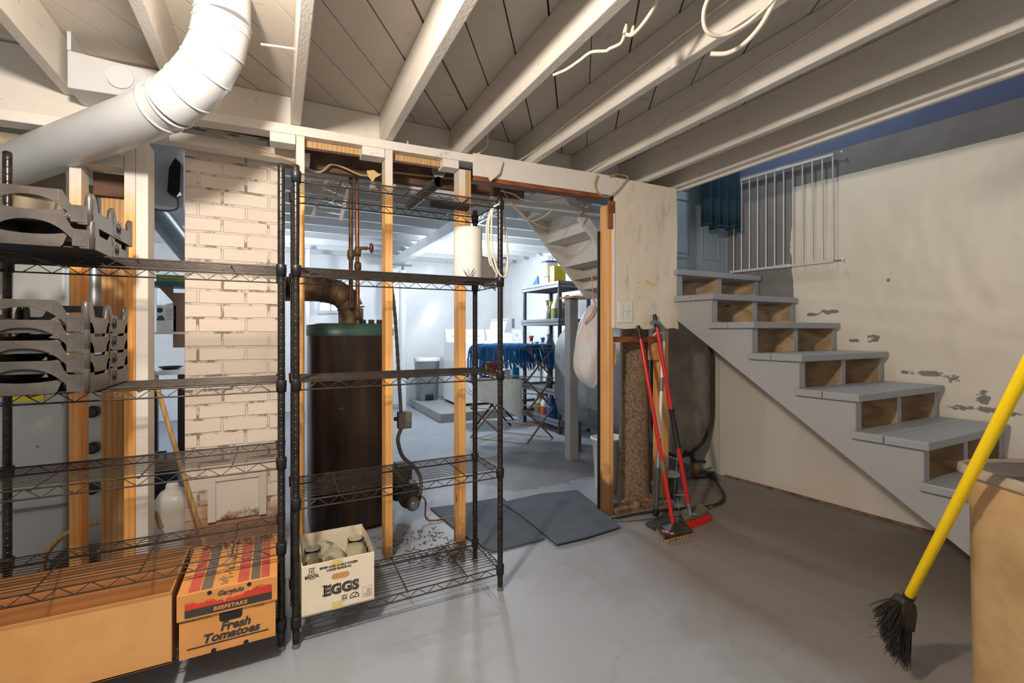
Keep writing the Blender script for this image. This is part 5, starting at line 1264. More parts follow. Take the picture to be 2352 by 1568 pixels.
# grey post, hanging bag, bucket, oil tank
tag(MB().box((2.41, 3.55, 0), (2.50, 3.64, 1.50)).build('grey_post', 'grey_post', bevel=0.004), 'square grey painted post under the foot of the upper stairs', 'post')
hb = AY(1366, 700, 2.62); hz = lambda py: AY(1366, py, 2.62).z
t = thing('hanging_bag', 'translucent white trash bag with pink drawstring hanging behind the door stud', 'bag', (hb.x, 2.62, hz(895)))
zt_, zb_ = hz(700), hz(893)
def bagfn(u, v):
    a = 2 * PI * u; h = v; r = 0.02 + 0.115 * min(1, (h / 0.42)) ** 0.7 if h < 0.42 else 0.135 * (1 - max(0, (h - 0.75) / 0.25) ** 2 * 0.85)
    r *= 1 + 0.07 * math.sin(5 * a + 9 * h) + 0.03 * math.sin(11 * a - 7 * h)
    return Vector((hb.x + 0.01 + r * math.cos(a), 2.66 + 0.75 * r * math.sin(a), zt_ + (zb_ - zt_) * h))
MB().grid(bagfn, 44, 26).build('bag_skin', 'bag', t)
MB().tube(catmull([(hb.x - 0.10, 2.60, zt_ - 0.13), (hb.x - 0.06, 2.58, zt_ - 0.07), (hb.x - 0.01, 2.60, zt_ + 0.0), (hb.x, 2.64, zt_ + 0.05)], 5), 0.006, 8).build('drawstring', 'bagpink', t)
MB().tube([(hb.x, 2.64, zt_ + 0.04), (hb.x - 0.01, 2.64, hz(632))], 0.004, 8).build('red_cord', 'bagpink', t)
bk = G(1405, 1150); t = thing('white_bucket', 'tall white plastic waste bucket behind the door stud', 'bucket', (2.12, 2.66, 0))
bx_ = AY(1402, 1080, 2.75).x; zt2 = AY(1400, 1012, 2.68).z
MB().lathe([(0.085, 0), (0.092, 0.01), (0.115, zt2 - 0.02), (0.128, zt2 - 0.015), (0.128, zt2), (0.112, zt2 - 0.002), (0.088, 0.015), (0.002, 0.012)], (bx_ + 0.01, 2.78, 0.0), 28, sq=4, sx=1.0, sy=0.8).build('bucket_wall', 'white_plastic', t)
TX, TY = 2.93, 2.70
tk = thing('oil_tank', 'large grey oval heating oil tank lying behind the stud wall', 'tank', (TX, 3.25, 0))
z0, z1 = 0.19, 1.30; hh = (z1 - z0) / 2; hw_ = 0.34
def oval(s=1.0, n=20):
    r = hw_ * s; st_ = hh - hw_; return [(r * math.cos(a), st_ + r * math.sin(a)) for a in [k * PI / n for k in range(n + 1)]] + [(-r * math.cos(a), -st_ - r * math.sin(a)) for a in [k * PI / n for k in range(n + 1)]]
zc_ = (z0 + z1) / 2; ov = oval()
b = MB(); ra = [b.bm.verts.new((TX + p[0], TY, zc_ + p[1])) for p in ov]; rb = [b.bm.verts.new((TX + p[0], TY + 1.40, zc_ + p[1])) for p in ov]
for i in range(len(ov)):
    f = b.bm.faces.new((ra[i], ra[(i + 1) % len(ov)], rb[(i + 1) % len(ov)], rb[i])); f.smooth = True
b.bm.faces.new(rb); b.build('shell', 'tank', tk)
b = MB(); rings = []
for s, dy in ((0.985, 0.012), (0.955, 0.014), (0.93, 0.006), (0.6, -0.008), (0.1, -0.014)): rings.append([b.bm.verts.new((TX + p[0] * s, TY + dy, zc_ + p[1] * s)) for p in ov])
for i in range(len(rings) - 1):
    for k in range(len(ov)): f = b.bm.faces.new((rings[i][k], rings[i][(k + 1) % len(ov)], rings[i + 1][(k + 1) % len(ov)], rings[i + 1][k])); f.smooth = True
b.bm.faces.new(rings[-1]); b.build('end_plate', 'tank_end', tk)
b = MB(); b.tube([(TX + p[0], TY - 0.004, zc_ + p[1]) for p in ov + ov[:2]], 0.013, 8); b.build('end_flange', 'iron', tk)
for x in (TX - 0.24, TX + 0.24):
    for y in (TY + 0.12, TY + 1.1): MB().tube([(x, y, 0), (x, y, 0.42)], 0.02, 10).build('leg', 'grey_metal', tk)
t = thing('tank_valve', 'rusty filter and valve under the end of the oil tank', 'valve', (TX - 0.05, TY - 0.03, 0.1))
MB().lathe([(0.03, 0), (0.045, 0.02), (0.045, 0.12), (0.03, 0.13)], (TX + 0.12, TY - 0.02, 0.0), 14).build('filter_cup', 'rust', t)
MB().tube(catmull([(TX + 0.0, TY + 0.05, 0.26), (TX + 0.06, TY - 0.02, 0.19), (TX + 0.12, TY - 0.02, 0.14), (TX + 0.2, TY - 0.05, 0.13)], 4), 0.012, 8).build('pipe_fitting', 'iron', t); ring3((TX + 0.05, TY - 0.05, 0.2), (0, 1, 0.2), 0.022, 0.005).build('handwheel', 'iron', t)

# ================================================================= MAIN STAIRCASE
S0, RUN, RISE = 0.70, 0.262, 0.185        # tread top height at y=1.02 (front edge), rising with y
def tread_front(i): return 1.02 + RUN * i, S0 + RISE * i
stc = thing('staircase', 'grey painted wooden staircase with open box risers along the right wall', 'stairs', (3.0, 1.3, 0))
def sbox(y0, y1, z0, z1, l0=0.0, l1=None, b=None):
    """box spanning across the stair from the open side (l0) to the wall"""
    b = b or MB(); q = lambda y, l: (stx(y) + l) 
    r0 = (wallx(y0) - 0.02) if l1 is None else q(y0, l1); r1 = (wallx(y1) - 0.02) if l1 is None else q(y1, l1)
    return b.quadbox([(q(y0, l0), y0, z0), (r0, y0, z0), (r1, y1, z0), (q(y1, l0), y1, z0), (q(y0, l0), y0, z1), (r0, y0, z1), (r1, y1, z1), (q(y1, l0), y1, z1)])
T_ = 0.038
for i in range(-3, 5):
    yf, zt = tread_front(i)
    m = yf + 0.137
    sbox(yf - 0.028, m - 0.0015, zt - T_, zt, -0.028).build('tread', 'step', stc, bevel=0.004)
    sbox(m + 0.0015, yf + RUN + 0.008, zt - T_, zt, -0.028).build('tread', 'step', stc, bevel=0.004)
yl, zl = tread_front(5)
sbox(yl - 0.028, yl + 0.33, zl - T_, zl, -0.028).build('landing', 'step', stc, bevel=0.004)
# three sawtooth stringers; the outer one is a painted board
def stringer(l0, th, mt, name):
    bot = lambda y: 0.205 + (y - 0.826) * 0.7115
    pts = [(0.20, 0.0), (0.53, 0.0)]
    y_end = 2.66; pts.append((y_end, bot(y_end)))
    top = [(y_end, zl - T_), (yl, zl - T_)]
    for i in range(4, -4, -1):
        yf, zt = tread_front(i); top += [(yf + RUN, zt - T_), (yf, zt - T_)]
    pts += top; pts += [(0.20, top[-1][1])]
    b = MB(); a = [b.bm.verts.new((stx(y) + l0, y, z)) for y, z in pts]; c = [b.bm.verts.new((stx(y) + l0 + th, y, z)) for y, z in pts]
    b.bm.faces.new(a[::-1]); b.bm.faces.new(c)
    for k in range(len(pts)): b.bm.faces.new((a[k], a[(k + 1) % len(pts)], c[(k + 1) % len(pts)], c[k]))
    return b.build(name, mt, stc)
stringer(-0.002, 0.018, 'stringer', 'stringer_skirt'); 
stringer(0.018, 0.028, 'riser', 'stringer'); stringer(0.405, 0.038, 'riser', 'stringer'); stringer(0.83, 0.036, 'riser', 'stringer')
b = MB()                                                  # painted front edges of the stringers
for i in range(-3, 6):
    yf, zt = tread_front(i)
    if i == 5: pass
    for l0, l1 in ((-0.004, 0.047), (0.403, 0.445), (0.828, 0.868)): sbox(yf - 0.003, yf + 0.002, zt - RISE + 0.001, zt - T_ - 0.001, l0, l1).build('stringer_edge', 'step', stc)

# flight above, seen from below through the doorway
up = thing('upper_stairs', 'underside of a white painted staircase seen through the doorway', 'stairs', (2.1, 3.1, 1.5))
def strg(y, x0, z0, x1, z1):
    MB().prism([(x0, y, z0), (x1, y, z1), (x1 + 0.02, y, z1 + 0.03), (x0 + 0.27, y, z1 + 0.03), (x0 + 0.27, y, z0 + 0.04)], (0, 0.035, 0)).build('stringer', 'white', up)
def strg2(y, x0, z0, x1, z1, w=0.27):
    MB().prism([(x0, y, z0), (x1, y, z1), (x1 + w, y, z1), (x0 + w, y, z0 + 0.0)], (0, 0.035, 0)).build('stringer', 'white', up)
strg2(3.43, 2.52, 1.50, 1.74, 2.30)
strg2(2.80, 2.50, 1.50, 1.72, 2.30, 0.10)
for k in range(4):
    x, z = 2.66 - 0.19 * k, 1.60 + 0.19 * k
    MB().box((x - 0.20, 2.836, z - 0.025), (x + 0.03, 3.43, z)).build('tread', 'white', up); MB().box((x - 0.19, 2.836, z), (x - 0.175, 3.43, z + 0.165)).build('riser', 'white', up)
tag(MB().box((AY(1310, 680, 3.5).x, 3.46, 1.503), (AY(1346, 680, 3.5).x + 0.1, 3.68, 1.52)).build('packing_board', 'blk'), 'thin board on top of the grey post under the upper stairs', 'board')
tag(MB().box((2.36, 3.0, 1.655), (2.5, 3.42, 1.675)).build('wood_scrap', 'cable_t'), 'short brown slat lying on the lowest underside step of the upper stairs', 'board')

# ================================================================= DOOR, CURTAIN, GATE
dy = 2.60
struct(MB().box((2.2, dy + 0.035, 1.60), (3.6, dy + 0.12, 4.6)).build('wall_stairwell', 'blue_wall'))
dr = thing('door_1', 'blue-grey panel door', 'door', (2.85, dy, zl)); del dr['label']; del dr['category']; struct(dr)
dx0, dx1 = 2.42, AY(1655, 600, dy).x + 0.06
MB().box((dx0, dy, zl), (dx1, dy + 0.034, zl + 1.98)).build('slab', 'door', dr)
b = MB()
px0 = AY(1560, 500, dy).x - 0.18; px1 = AY(1583, 500, dy).x; qx0, qx1 = AY(1612, 500, dy).x, AY(1650, 500, dy).x + 0.0
for xa_, xb_ in ((px0, px1), (qx0, qx1)):
    for za, zb in ((AY(1570, 590, dy).z, AY(1570, 458, dy).z), (AY(1570, 435, dy).z, AY(1570, 435, dy).z + 0.5)):
        for r0, r1, o1, o2 in ((0, 0.010, 0.0, -0.006), (0.010, 0.03, -0.006, 0.0)):
            pass
        t_ = 0.012
        b.bar((xa_, dy - 0.001, za), (xb_, dy - 0.001, za), t_, t_); b.bar((xa_, dy - 0.001, zb), (xb_, dy - 0.001, zb), t_, t_)
        b.bar((xa_, dy - 0.001, za), (xa_, dy - 0.001, zb), t_, t_); b.bar((xb_, dy - 0.001, za), (xb_, dy - 0.001, zb), t_, t_)
        b.box((xa_ + 0.03, dy - 0.004, za + 0.03), (xb_ - 0.03, dy, zb - 0.03))
b.build('panel_moulding', 'door', dr, bevel=0.002)
fx = AY(1684, 560, dy).x
struct(MB().box((dx1, dy - 0.015, zl), (fx + 0.03, dy + 0.034, zl + 2.05)).build('trim_1', 'door', bevel=0.003))
cu = thing('curtain', 'dark teal velvet curtain hanging at the top of the stairs', 'curtain', (3.0, 2.5, 2.0))
ca, cb2 = AY(1611, 525, 2.46), AY(1700, 520, 2.40); cz0 = AY(1650, 524, 2.43).z
MB().grid(lambda u, v: Vector((ca.x + (cb2.x - ca.x) * u, 2.45 - 0.05 * u + 0.022 * math.sin(u * 2 * PI * 4.5) + 0.008 * math.sin(u * 31 + 2 * v), cz0 + 0.012 * math.sin(u * 17) + (3.2 - cz0) * v)), 90, 10).build('fabric', 'curtain', cu, solid=0.004)
MB().grid(lambda u, v: Vector((ca.x + (cb2.x - ca.x) * u, 2.449 - 0.05 * u + 0.0225 * math.sin(u * 2 * PI * 4.5) + 0.008 * math.sin(u * 31), cz0 + 0.012 * math.sin(u * 17) + 0.022 * v)), 90, 2).build('hem', 'curtain', cu, solid=0.009)
# pressure gate mounted flat on the wall
gt = thing('stair_gate', 'white metal barrier gate hung flat on the wall at the top of the stairs', 'gate', (3.35, 2.15, 1.66))
def WP(y, z, off=0.03): return Vector((wallx(y) - off, y, z))
gy0, gy1 = 2.545, 1.81; gz0, gz1 = 1.680, 2.405
MB().bar(WP(gy0, gz0), WP(gy1, gz0), 0.014, 0.018).build('bottom_rail', 'gate', gt); MB().bar(WP(gy0, gz1), WP(gy1, gz1), 0.014, 0.018).build('top_rail', 'gate', gt)
for i in range(12):
    y = gy0 - 0.03 + (gy1 - gy0 + 0.035) * i / 11
    (MB().tube([WP(y, gz0), WP(y, gz1)], 0.0052, 10)).build('bar', 'gate', gt)
for i in (4, 5.0):
    y = gy0 - 0.03 + (gy1 - gy0) * (i + 0.5) / 11
for zz_ in (gz0, gz1): MB().bar(WP(2.19, zz_), WP(2.09, zz_), 0.020, 0.024).build('sliding_sleeve', 'gate', gt, bevel=0.002)
MB().tube([WP(gy1, gz0 + 0.0), WP(gy1 - 0.05, gz0 + 0.0)], 0.004, 8).build('mounting_bolt', 'grey_metal', gt)
MB().cyl(WP(gy1 - 0.05, gz0), WP(gy1 - 0.058, gz0), 0.013, seg=14).build('bolt_pad', 'white_plastic', gt)
MB().tube([WP(gy1, gz1), WP(gy1 - 0.045, gz1)], 0.003, 8).build('mounting_bolt', 'grey_metal', gt); MB().cyl(WP(gy1 - 0.045, gz1), WP(gy1 - 0.052, gz1), 0.010, seg=14).build('bolt_pad', 'white_plastic', gt)

# ================================================================= BROOMS AND MOPS BY THE PANEL
def P3(px, py, y): return AY(px, py, y)
# 1 red push broom
hb1 = G(1546, 1204, 0.055); tp1 = SW(1466, 748, -0.03)
t = thing('push_broom', 'red-handled push broom with a wide black head and orange sticker', 'broom', (hb1.x, hb1.y, 0))
MB().tube([hb1, hb1.lerp(tp1, 0.93)], 0.0122, 16).build('handle', 'redpole', t)
MB().tube([hb1.lerp(tp1, 0.925), tp1], [0.0135, 0.012], 14).build('grip', 'black_plastic', t)
h1, h2, h3, h4 = [G(*q, 0.016) for q in ((1527, 1240), (1592, 1224), (1572, 1201), (1508, 1213))]
MB().prism([h4, h1, h2, h3], (0, 0, 0.016)).build('broom_block', 'ferrule', t, bevel=0.004)
b = MB(); cst = (h1 + h2 + h3 + h4) / 4
MB().quadbox([h4.lerp(cst, .25) + Vector((0, 0, .016)), h1.lerp(cst, .45) + Vector((0, 0, .016)), h2.lerp(cst, .45) + Vector((0, 0, .016)), h3.lerp(cst, .25) + Vector((0, 0, .016))] + [hb1 + Vector((dx, dy_, 0.012)) for dx, dy_ in ((-0.017, 0.012), (-0.014, -0.016), (0.017, -0.014), (0.016, 0.014))]).build('socket', 'ferrule', t, bevel=0.003)
for i in range(30):
    for j in range(6):
        q = h4.lerp(h3, i / 29).lerp(h1.lerp(h2, i / 29), j / 5); b.bar(q, q + Vector((random.uniform(-.008, .004), random.uniform(-.004, .004), -0.0155)), 0.004, 0.004)
o = b.build('bristles', 'bristle_t', t); o['kind'] = 'stuff'
sn = Vector((0, 0, 1)); sc_ = h1.lerp(h4, 0.35).lerp(h2.lerp(h3, 0.35), 0.16) + Vector((0, 0, 0.0168))
xd = (h2 - h1).normalized(); yd = Vector((-xd.y, xd.x, 0))
def disc(c, rx, ry, mt, nm, h=0.0006, rot=0.0):
    return MB().prism([c + (xd * (rx * math.cos(a + rot)) + yd * (ry * math.sin(a))) for a in [k * 2 * PI / 20 for k in range(20)]], (0, 0, h)).build(nm, mt, t)
disc(sc_ + xd * 0.006 - yd * 0.004, 0.018, 0.024, 'orange', 'orange_sticker'); disc(sc_ + xd * -0.003 + yd * 0.010 + Vector((0, 0, .0004)), 0.013, 0.016, 'white_plastic', 'sticker_emblem')
disc(sc_ + xd * -0.003 + yd * 0.010 + Vector((0, 0, .0009)), 0.009, 0.010, 'redp', 'sticker_mark')
MB().prism([sc_ + xd * a + yd * c for a, c in ((0.006, -0.034), (0.026, -0.034), (0.026, -0.024), (0.006, -0.024))], (0, 0, 0.001)).build('price_label', 'white_plastic', t)
MB().tube([hb1.lerp(tp1, 0.24), hb1.lerp(tp1, 0.30)], 0.0127, 14).build('worn_patch', 'brushblock', t)
# 2 red deck brush
hb2 = G(1588, 1162, 0.085); tp2 = SW(1503, 722, -0.035); hb2 = G(1586, 1186, 0.05)
t = thing('deck_brush', 'red-handled floor brush with red bristles and a black mid grip', 'brush', (hb2.x, hb2.y, 0))
L2 = lambda f: hb2.lerp(tp2, f)
MB().tube([L2(0.02), L2(0.95)], 0.0125, 16).build('handle', 'redpole', t); MB().tube([L2(0.93), L2(1.0)], [0.0145, 0.0125], 14).build('end_cap', 'black_plastic', t)
MB().tube([L2(0.322), L2(0.35), L2(0.42), L2(0.50), L2(0.512)], [0.020, 0.0155, 0.017, 0.0155, 0.020], 16).build('mid_grip', 'black_plastic', t)
MB().tube([L2(-0.02), L2(0.06)], 0.0135, 14).build('steel_ferrule', 'galv', t)
k1, k2, k3, k4 = [G(*q, 0.04) for q in ((1576, 1200), (1628, 1180), (1612, 1162), (1560, 1180))]
MB().prism([k4, k1, k2, k3], (0, 0, 0.022)).build('brush_block', 'brushblock', t, bevel=0.004)
b = MB()
for i in range(40):
    for j in range(4):
        q = k1.lerp(k2, i / 39).lerp(k4.lerp(k3, i / 39), j / 9); b.bar(q, q + Vector((0.012 + random.uniform(-.003, .003), -0.014, -0.038)), 0.003, 0.003)
o = b.build('bristles', 'bristle_r', t); o['kind'] = 'stuff'
cc = (k1 + k4) / 2 + Vector((0, 0, 0.024)); b = MB()
for k in range(3): b.tube([cc + Vector((0.02 + 0.014 * k, 0.02, 0.004)), cc + Vector((0.05 + 0.014 * k, -0.05, 0.004))], 0.0025, 6)
b.tube(catmull([cc + Vector((0.0, 0.03, 0.02)), cc + Vector((0.01, 0.05, 0.07)), cc + Vector((-0.01, 0.06, 0.10)), L2(0.10)], 4), 0.003, 6)
b.tube([cc + Vector((-0.01, 0.06, 0.10)), L2(0.30) + Vector((-0.012, 0, 0))], 0.0025, 6); b.build('spring_lever', 'galv', t)
# 3 grey and white sponge mop with a hooked grip
m0 = G(1506, 1196, 0.02); mp = SW(1521, 792, -0.025); mb_ = G(1506, 1192, 0.035)
t = thing('flat_mop', 'white-tubed flat mop with a curved grey grip and dark grey flat head', 'mop', (m0.x, m0.y, 0))
top = SW(1524, 783, -0.04); Lm = lambda f: mb_.lerp(top, f)
MB().tube([Lm(0.42), Lm(1.0)], 0.0115, 14).build('upper_tube', 'white_plastic', t)
MB().tube([Lm(0.70), Lm(0.78)], 0.0125, 14).build('tube_clamp', 'grey_metal', t)
MB().tube([Lm(0.26), Lm(0.43)], 0.0125, 14).build('lower_tube', 'galv', t)
MB().tube([Lm(0.04), Lm(0.10), Lm(0.27)], [0.013, 0.017, 0.017], 14).build('lower_sleeve', 'dgrey_plastic', t)
gp = [top, SW(1525, 770, -0.045), SW(1522, 755, -0.05), SW(1513, 744, -0.06), SW(1503, 740, -0.07), SW(1497, 742, -0.075)]
MB().tube(catmull(gp, 5), 0.0155, 14).build('curved_grip', 'grey_plastic', t)
MB().tube(catmull([SW(1520, 765, -0.04), SW(1508, 764, -0.06), SW(1500, 770, -0.06)], 5), 0.005, 8).build('hanging_ring', 'white_plastic', t)
MB().lathe([(0.016, -0.015), (0.022, 0.0), (0.018, 0.03)], Lm(0.03), 14).build('swivel_joint', 'black_plastic', t)
f1, f2, f3, f4 = [G(*q, 0.004) for q in ((1504, 1218), (1482, 1206), (1530, 1186), (1550, 1196))]
MB().prism([f1, f3, f4, f2][:0] or [f2, f1, f4, f3], (0, 0, 0.018)).build('flat_head', 'dgrey_plastic', t, bevel=0.004)
# small dark bucket behind and floor hoses
q = G(1548, 1142); t = thing('small_bucket', 'small dark grey bucket with a pale rim behind the brooms', 'bucket', (q.x, q.y + .04, 0))
MB().lathe([(0.05, 0), (0.066, 0.15), (0.060, 0.15), (0.045, 0.01), (0.002, 0.008)], (q.x, q.y + .04, 0), 24).build('bucket_wall', 'dgrey_plastic', t)
MB().lathe([(0.066, 0.15), (0.072, 0.155), (0.070, 0.166), (0.060, 0.162)], (q.x, q.y + .04, 0), 24).build('rim', 'white_plastic', t)
cable('floor_hose', 'dark hose looping on the floor between the oil tank and the brooms', 'iron', [(x.x, x.y, 0.012) for x in [G(*q) for q in ((1590, 1085), (1628, 1092), (1652, 1120), (1664, 1145), (1650, 1160), (1610, 1168), (1560, 1172), (1500, 1178), (1450, 1186), (1405, 1196))]], 0.0085)
cable('floor_hose', 'green-tipped thin hose lying beside the dark one', 'cable_g', [(x.x, x.y, 0.008) for x in [G(*q) for q in ((1575, 1100), (1615, 1096), (1645, 1125), (1655, 1150), (1600, 1180), (1500, 1192), (1430, 1198), (1400, 1194))]], 0.006)
b = MB()
for k in range(5): b.tube(catmull([(TX + 0.10 + 0.02 * k, TY - 0.05, 0.02 + 0.01 * k), (TX + 0.17, TY - 0.12 - 0.02 * k, 0.05 + 0.03 * math.sin(k)), (TX + 0.25 - 0.02 * k, TY - 0.06, 0.03), (TX + 0.2, TY + 0.02, 0.02)], 4), 0.007, 7)
tag(b.build('tangled_wire', 'iron'), 'tangle of dark wire under the end of the oil tank', 'wire')

# ================================================================= TRASH CAN AND YELLOW BROOM
cc_l, cc_d = 1.575, 1.20; ccx, ccy = cc_l * RX + cc_d * FX, cc_l * RY + cc_d * FY
t = thing('trash_can', 'large stained tan plastic trash can at the right edge', 'trash can', (ccx, ccy, 0), -YAW)
HW = 0.235
MB().lathe([(HW * .88, 0.0), (HW * .90, 0.02), (HW * .925, 0.675), (HW * .945, 0.68), (HW * .965, 0.775)], (0, 0, 0), 48, sq=6).build('can_body', 'can', t, world=False)
MB().lathe([(HW * .965, 0.772), (HW * 1.01, 0.772), (HW * 1.02, 0.778), (HW * 1.01, 0.800), (HW * .99, 0.804), (HW * .955, 0.800), (HW * .95, 0.772)], (0, 0, 0), 48, sq=6).build('rim', 'can_rim', t, world=False)
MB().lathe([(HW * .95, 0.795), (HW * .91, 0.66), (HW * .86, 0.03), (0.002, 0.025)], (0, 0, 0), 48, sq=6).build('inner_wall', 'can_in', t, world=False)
bb = AD(2086, 1372, 1.60); bt = AD(2380, 800, 1.05)
t = thing('corn_broom', 'black angle broom with a bright yellow handle leaning on the trash can', 'broom', (bb.x, bb.y, 0))
MB().tube([bb, bt], 0.0142, 20).build('handle', 'yellow', t)
d_ = (bb - bt).normalized(); rgt = Vector((RX, RY, 0)); fc = Vector((FX, FY, 0))
fa = [AD(px, py, 1.60) for px, py in ((2070, 1366), (2093, 1380), (2096, 1400), (2090, 1446), (2056, 1430), (2058, 1375))]
MB().prism([p - fc * 0.024 for p in fa], fc * 0.048).build('broom_cap', 'ferrule', t, bevel=0.008)
MB().tube([bb - d_ * 0.02, bb + d_ * 0.09], [0.018, 0.016], 14).build('socket', 'ferrule', t)
b = MB(); random.seed(5)
for k in range(620):
    u = random.random(); w = random.uniform(-1, 1)
    s0 = AD(2060, 1376, 1.60).lerp(AD(2086, 1442, 1.60), u) + fc * (w * 0.018)
    e0 = AD(2018, 1400, 1.60).lerp(AD(2062, 1520, 1.60), u ** 0.8) + fc * (w * 0.045) + Vector((random.gauss(0, .006), random.gauss(0, .006), random.gauss(0, .006)))
    e0.z = max(e0.z, 0.003); b.tube([s0, s0.lerp(e0, .55) + Vector((0, 0, 0.004)), e0], [0.0013, 0.0011, 0.0007], 3)
for k in range(26):
    s0 = AD(2052, 1395, 1.60).lerp(AD(2060, 1450, 1.6), random.random()); e0 = s0 - rgt * random.uniform(0.05, 0.10) + Vector((0, 0, random.uniform(-.03, .015))) + fc * random.uniform(-.02, .02); b.tube([s0, e0], [0.0009, 0.0005], 3)
o = b.build('bristles', 'bristle', t); o['kind'] = 'stuff'

# ================================================================= CABLES
zj = 2.2
cable('joist_cable', 'white cable stapled along the left face of a ceiling joist', 'cable_w', [(1.334, 0.3, 2.30), (1.334, 0.9, 2.30), (1.334, 1.5, 2.285), (1.334, 2.0, 2.27), (1.334, 2.35, 2.25), (1.31, 2.50, 2.235)], 0.0065)
cable('joist_cable', 'thin cable snaking along the left face of the next joist', 'cable_w', [(1.775, 0.75, 2.37), (1.775, 1.0, 2.315), (1.775, 1.25, 2.30), (1.775, 1.45, 2.275), (1.775, 1.7, 2.27), (1.775, 1.9, 2.24), (1.775, 2.15, 2.235), (1.76, 2.4, 2.21), (1.70, 2.5, 2.2)], 0.0042)
J1 = [AD(px, py, dd) for px, py, dd in ((1272, 172, 1.72), (1300, 160, 1.66), (1330, 140, 1.62), (1358, 120, 1.58), (1392, 117, 1.55), (1400, 112, 1.54), (1425, 100, 1.52), (1434, 82, 1.51))]
cable('spliced_cable', 'loose white cable end hanging below the joists with two splice caps', 'cable_w', J1, 0.0055)
cable('spliced_cable', 'loose white cable rising from the splice caps out of view', 'cable_w', [AD(px, py, dd) for px, py, dd in ((1438, 80, 1.51), (1455, 78, 1.5), (1482, 48, 1.48), (1506, 8, 1.44), (1512, -30, 1.42))], 0.0065)
for k, (px, py) in enumerate(((1438, 62), (1454, 66))):
    t = thing('wire_nut', ['left small white splice cap on the loose ceiling cable', 'right small white splice cap on the loose ceiling cable'][k], 'wire connector', AD(px, py, 1.51), 0, 'splice caps on the loose ceiling cable')
    a_ = AD(px - 3, py + 16, 1.51); c_ = AD(px + 1, py - 6, 1.51); MB().tube([a_, a_.lerp(c_, .6), c_], [0.008, 0.0065, 0.004], 10).build('cap_body', 'cable_w', t); MB().cyl(c_, c_ + (c_ - a_) * 0.15, 0.004, seg=8).build('rusty_tip', 'rust', t)
cable('ceiling_cable_loop', 'thick pale cable hanging in a loop below the joists at top', 'cable_w', [AD(px, py, dd) for px, py, dd in ((1640, -30, 1.25), (1618, 20, 1.27), (1618, 60, 1.29), (1636, 80, 1.3), (1668, 80, 1.3), (1710, 58, 1.28), (1745, 30, 1.26), (1775, 0, 1.24), (1800, -40, 1.2))], 0.0058)
cable('ceiling_cable_loop', 'second pale cable curving down to a blunt end below the joist', 'cable_w', [AD(px, py, dd) for px, py, dd in ((1790, -20, 1.28), (1770, 20, 1.30), (1745, 62, 1.33), (1710, 100, 1.36), (1672, 122, 1.38), (1632, 124, 1.40))], 0.007)
cable('short_cable', 'short white cable hanging behind the header between two joists', 'cable_w', [(1.03, 2.30, 2.33), (1.05, 2.36, 2.30), (1.05, 2.38, 2.24), (1.01, 2.42, 2.20)], 0.005)
cable('short_cable', 'small white cable behind the header near the first doorway joist', 'cable_w', [(0.60, 2.48, 2.27), (0.62, 2.46, 2.24), (0.625, 2.455, 2.20)], 0.0045)
cable('header_cable', 'tan cable loop hanging over the right end of the doorway lintel', 'cable_t', [SW(px, py, -0.03) for px, py in ((1372, 402), (1366, 425), (1375, 444), (1395, 452), (1415, 442), (1432, 422), (1442, 407), (1420, 400), (1400, 405))], 0.0045)
cable('hanging_cable', 'long tan cable drooping across the doorway behind the lintel', 'cable_t', [SW(px, py, 0.30) for px, py in ((1150, 425), (1162, 448), (1185, 480), (1215, 505), (1255, 524), (1300, 520), (1325, 500), (1340, 475), (1355, 455))], 0.0045)
cable('hanging_cable', 'white cable swagging just under the lintel at the left of the doorway', 'cable_w', [SW(px, py, 0.25) for px, py in ((1150, 438), (1180, 446), (1200, 458), (1235, 462), (1275, 457), (1330, 448))], 0.005)
cable('hanging_cable', 'thin white cable drooping in front of the upper stairs', 'cable_w', [SW(px, py, 0.35) for px, py in ((1278, 465), (1265, 485), (1240, 502), (1215, 508), (1190, 500))], 0.004)
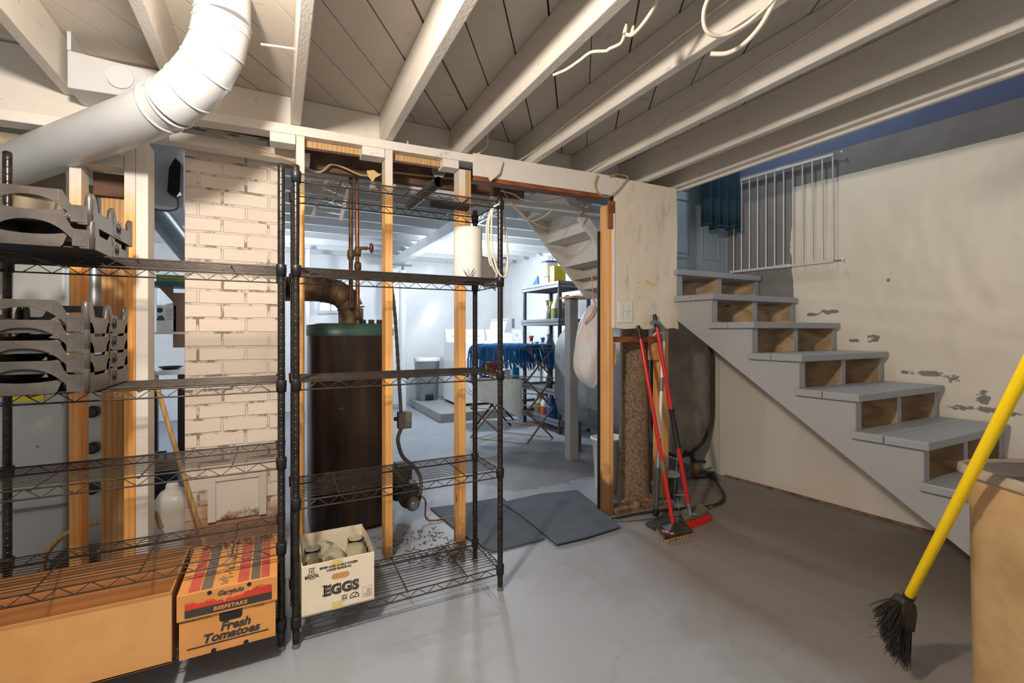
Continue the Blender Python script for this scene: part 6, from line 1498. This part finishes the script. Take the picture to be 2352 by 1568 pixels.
for k, (a0_, lab) in enumerate((((1138, 462), 'inner strand of the white cable coil hanging on the right shelf post'),)):
    t = thing('cable_coil', 'white cable coiled over the top of the rear shelf post', 'cable', AD(1150, 560, 2.2))
    for dx, dd, zb in ((0, 2.13, 632), (7, 2.12, 636), (-4, 2.16, 600)):
        pts = [AD(1147, 468, dd), AD(1130 + dx * .3, 480, dd), AD(1122 + dx, 520, dd), AD(1124 + dx, 570, dd), AD(1132 + dx, 610, dd), AD(1146 + dx, zb, dd + .01), AD(1160 + dx * .5, zb - 8, dd + .03), AD(1166, 590, dd + .05), AD(1161, 520, dd + .06), AD(1152, 472, dd + .05)]
        MB().tube(catmull(pts, 7), 0.0045, 8).build('strand', 'cable_w', t)
cable('girder_cable', 'tan cable sagging along the old girder above the right shelves', 'cable_t', [SW(px, py, 0.28) for px, py in ((700, 385), (735, 395), (760, 378), (790, 385), (830, 402), (870, 400), (900, 396), (960, 402), (1040, 410), (1080, 415))], 0.0055)
tag(MB().prism([SW(842, 392, 0.2), SW(858, 390, 0.2), SW(874, 402, 0.2), SW(862, 408, 0.2), SW(856, 418, 0.2), SW(846, 405, 0.2)], (0, 0.003, 0)).build('paper_tag', 'tape'), 'torn yellowed paper tag on the girder cable', 'tag')
cable('thin_cable', 'thin brown cable running behind the top plate over the chimney', 'cable_t', [SW(px, py, 0.12) for px, py in ((440, 280), (500, 305), (560, 330), (620, 352), (680, 372))], 0.005)
cable('grey_cable', 'short white cable poking from the joist bay at upper left', 'cable_w', [SW(px, py, -0.02) for px, py in ((232, 136), (262, 162), (300, 190), (318, 203))], 0.005)
tag(MB().bar(AD(600, 102, 1.72), AD(678, 113, 1.72), 0.008, 0.006).build('loose_rod', 'cable_w'), 'short white rod sticking out of the joist beside the duct', 'rod')
tag(MB().grid(lambda u, v: Vector((AY(1104 + 36 * u, 600, 3.0).x, 3.0 + 0.02 * math.sin(u * 7), AY(1120, 585 + 70 * v + 12 * u, 3.0).z)), 10, 8).build('plastic_sheet', 'white_plastic', solid=0.003), 'white plastic sheet hanging just right of the paper towel roll', 'sheet')
# white ladder-like hanger on the rear ceiling
t = thing('hanging_rack', 'white slatted hanger rack under the rear ceiling above the boiler', 'rack', AD(770, 440, 3.0))
MB().bar(AY(757, 395, 2.92), AY(718, 498, 3.2), 0.02, 0.012).build('rail', 'back_white', t); MB().bar(AY(802, 425, 3.0), AY(782, 505, 3.2), 0.02, 0.012).build('rail', 'back_white', t)
for f in (0.1, 0.35, 0.6, 0.85): MB().bar(AY(757, 395, 2.92).lerp(AY(718, 498, 3.2), f), AY(802, 425, 3.0).lerp(AY(782, 505, 3.2), f), 0.014, 0.008).build('slat', 'back_white', t)
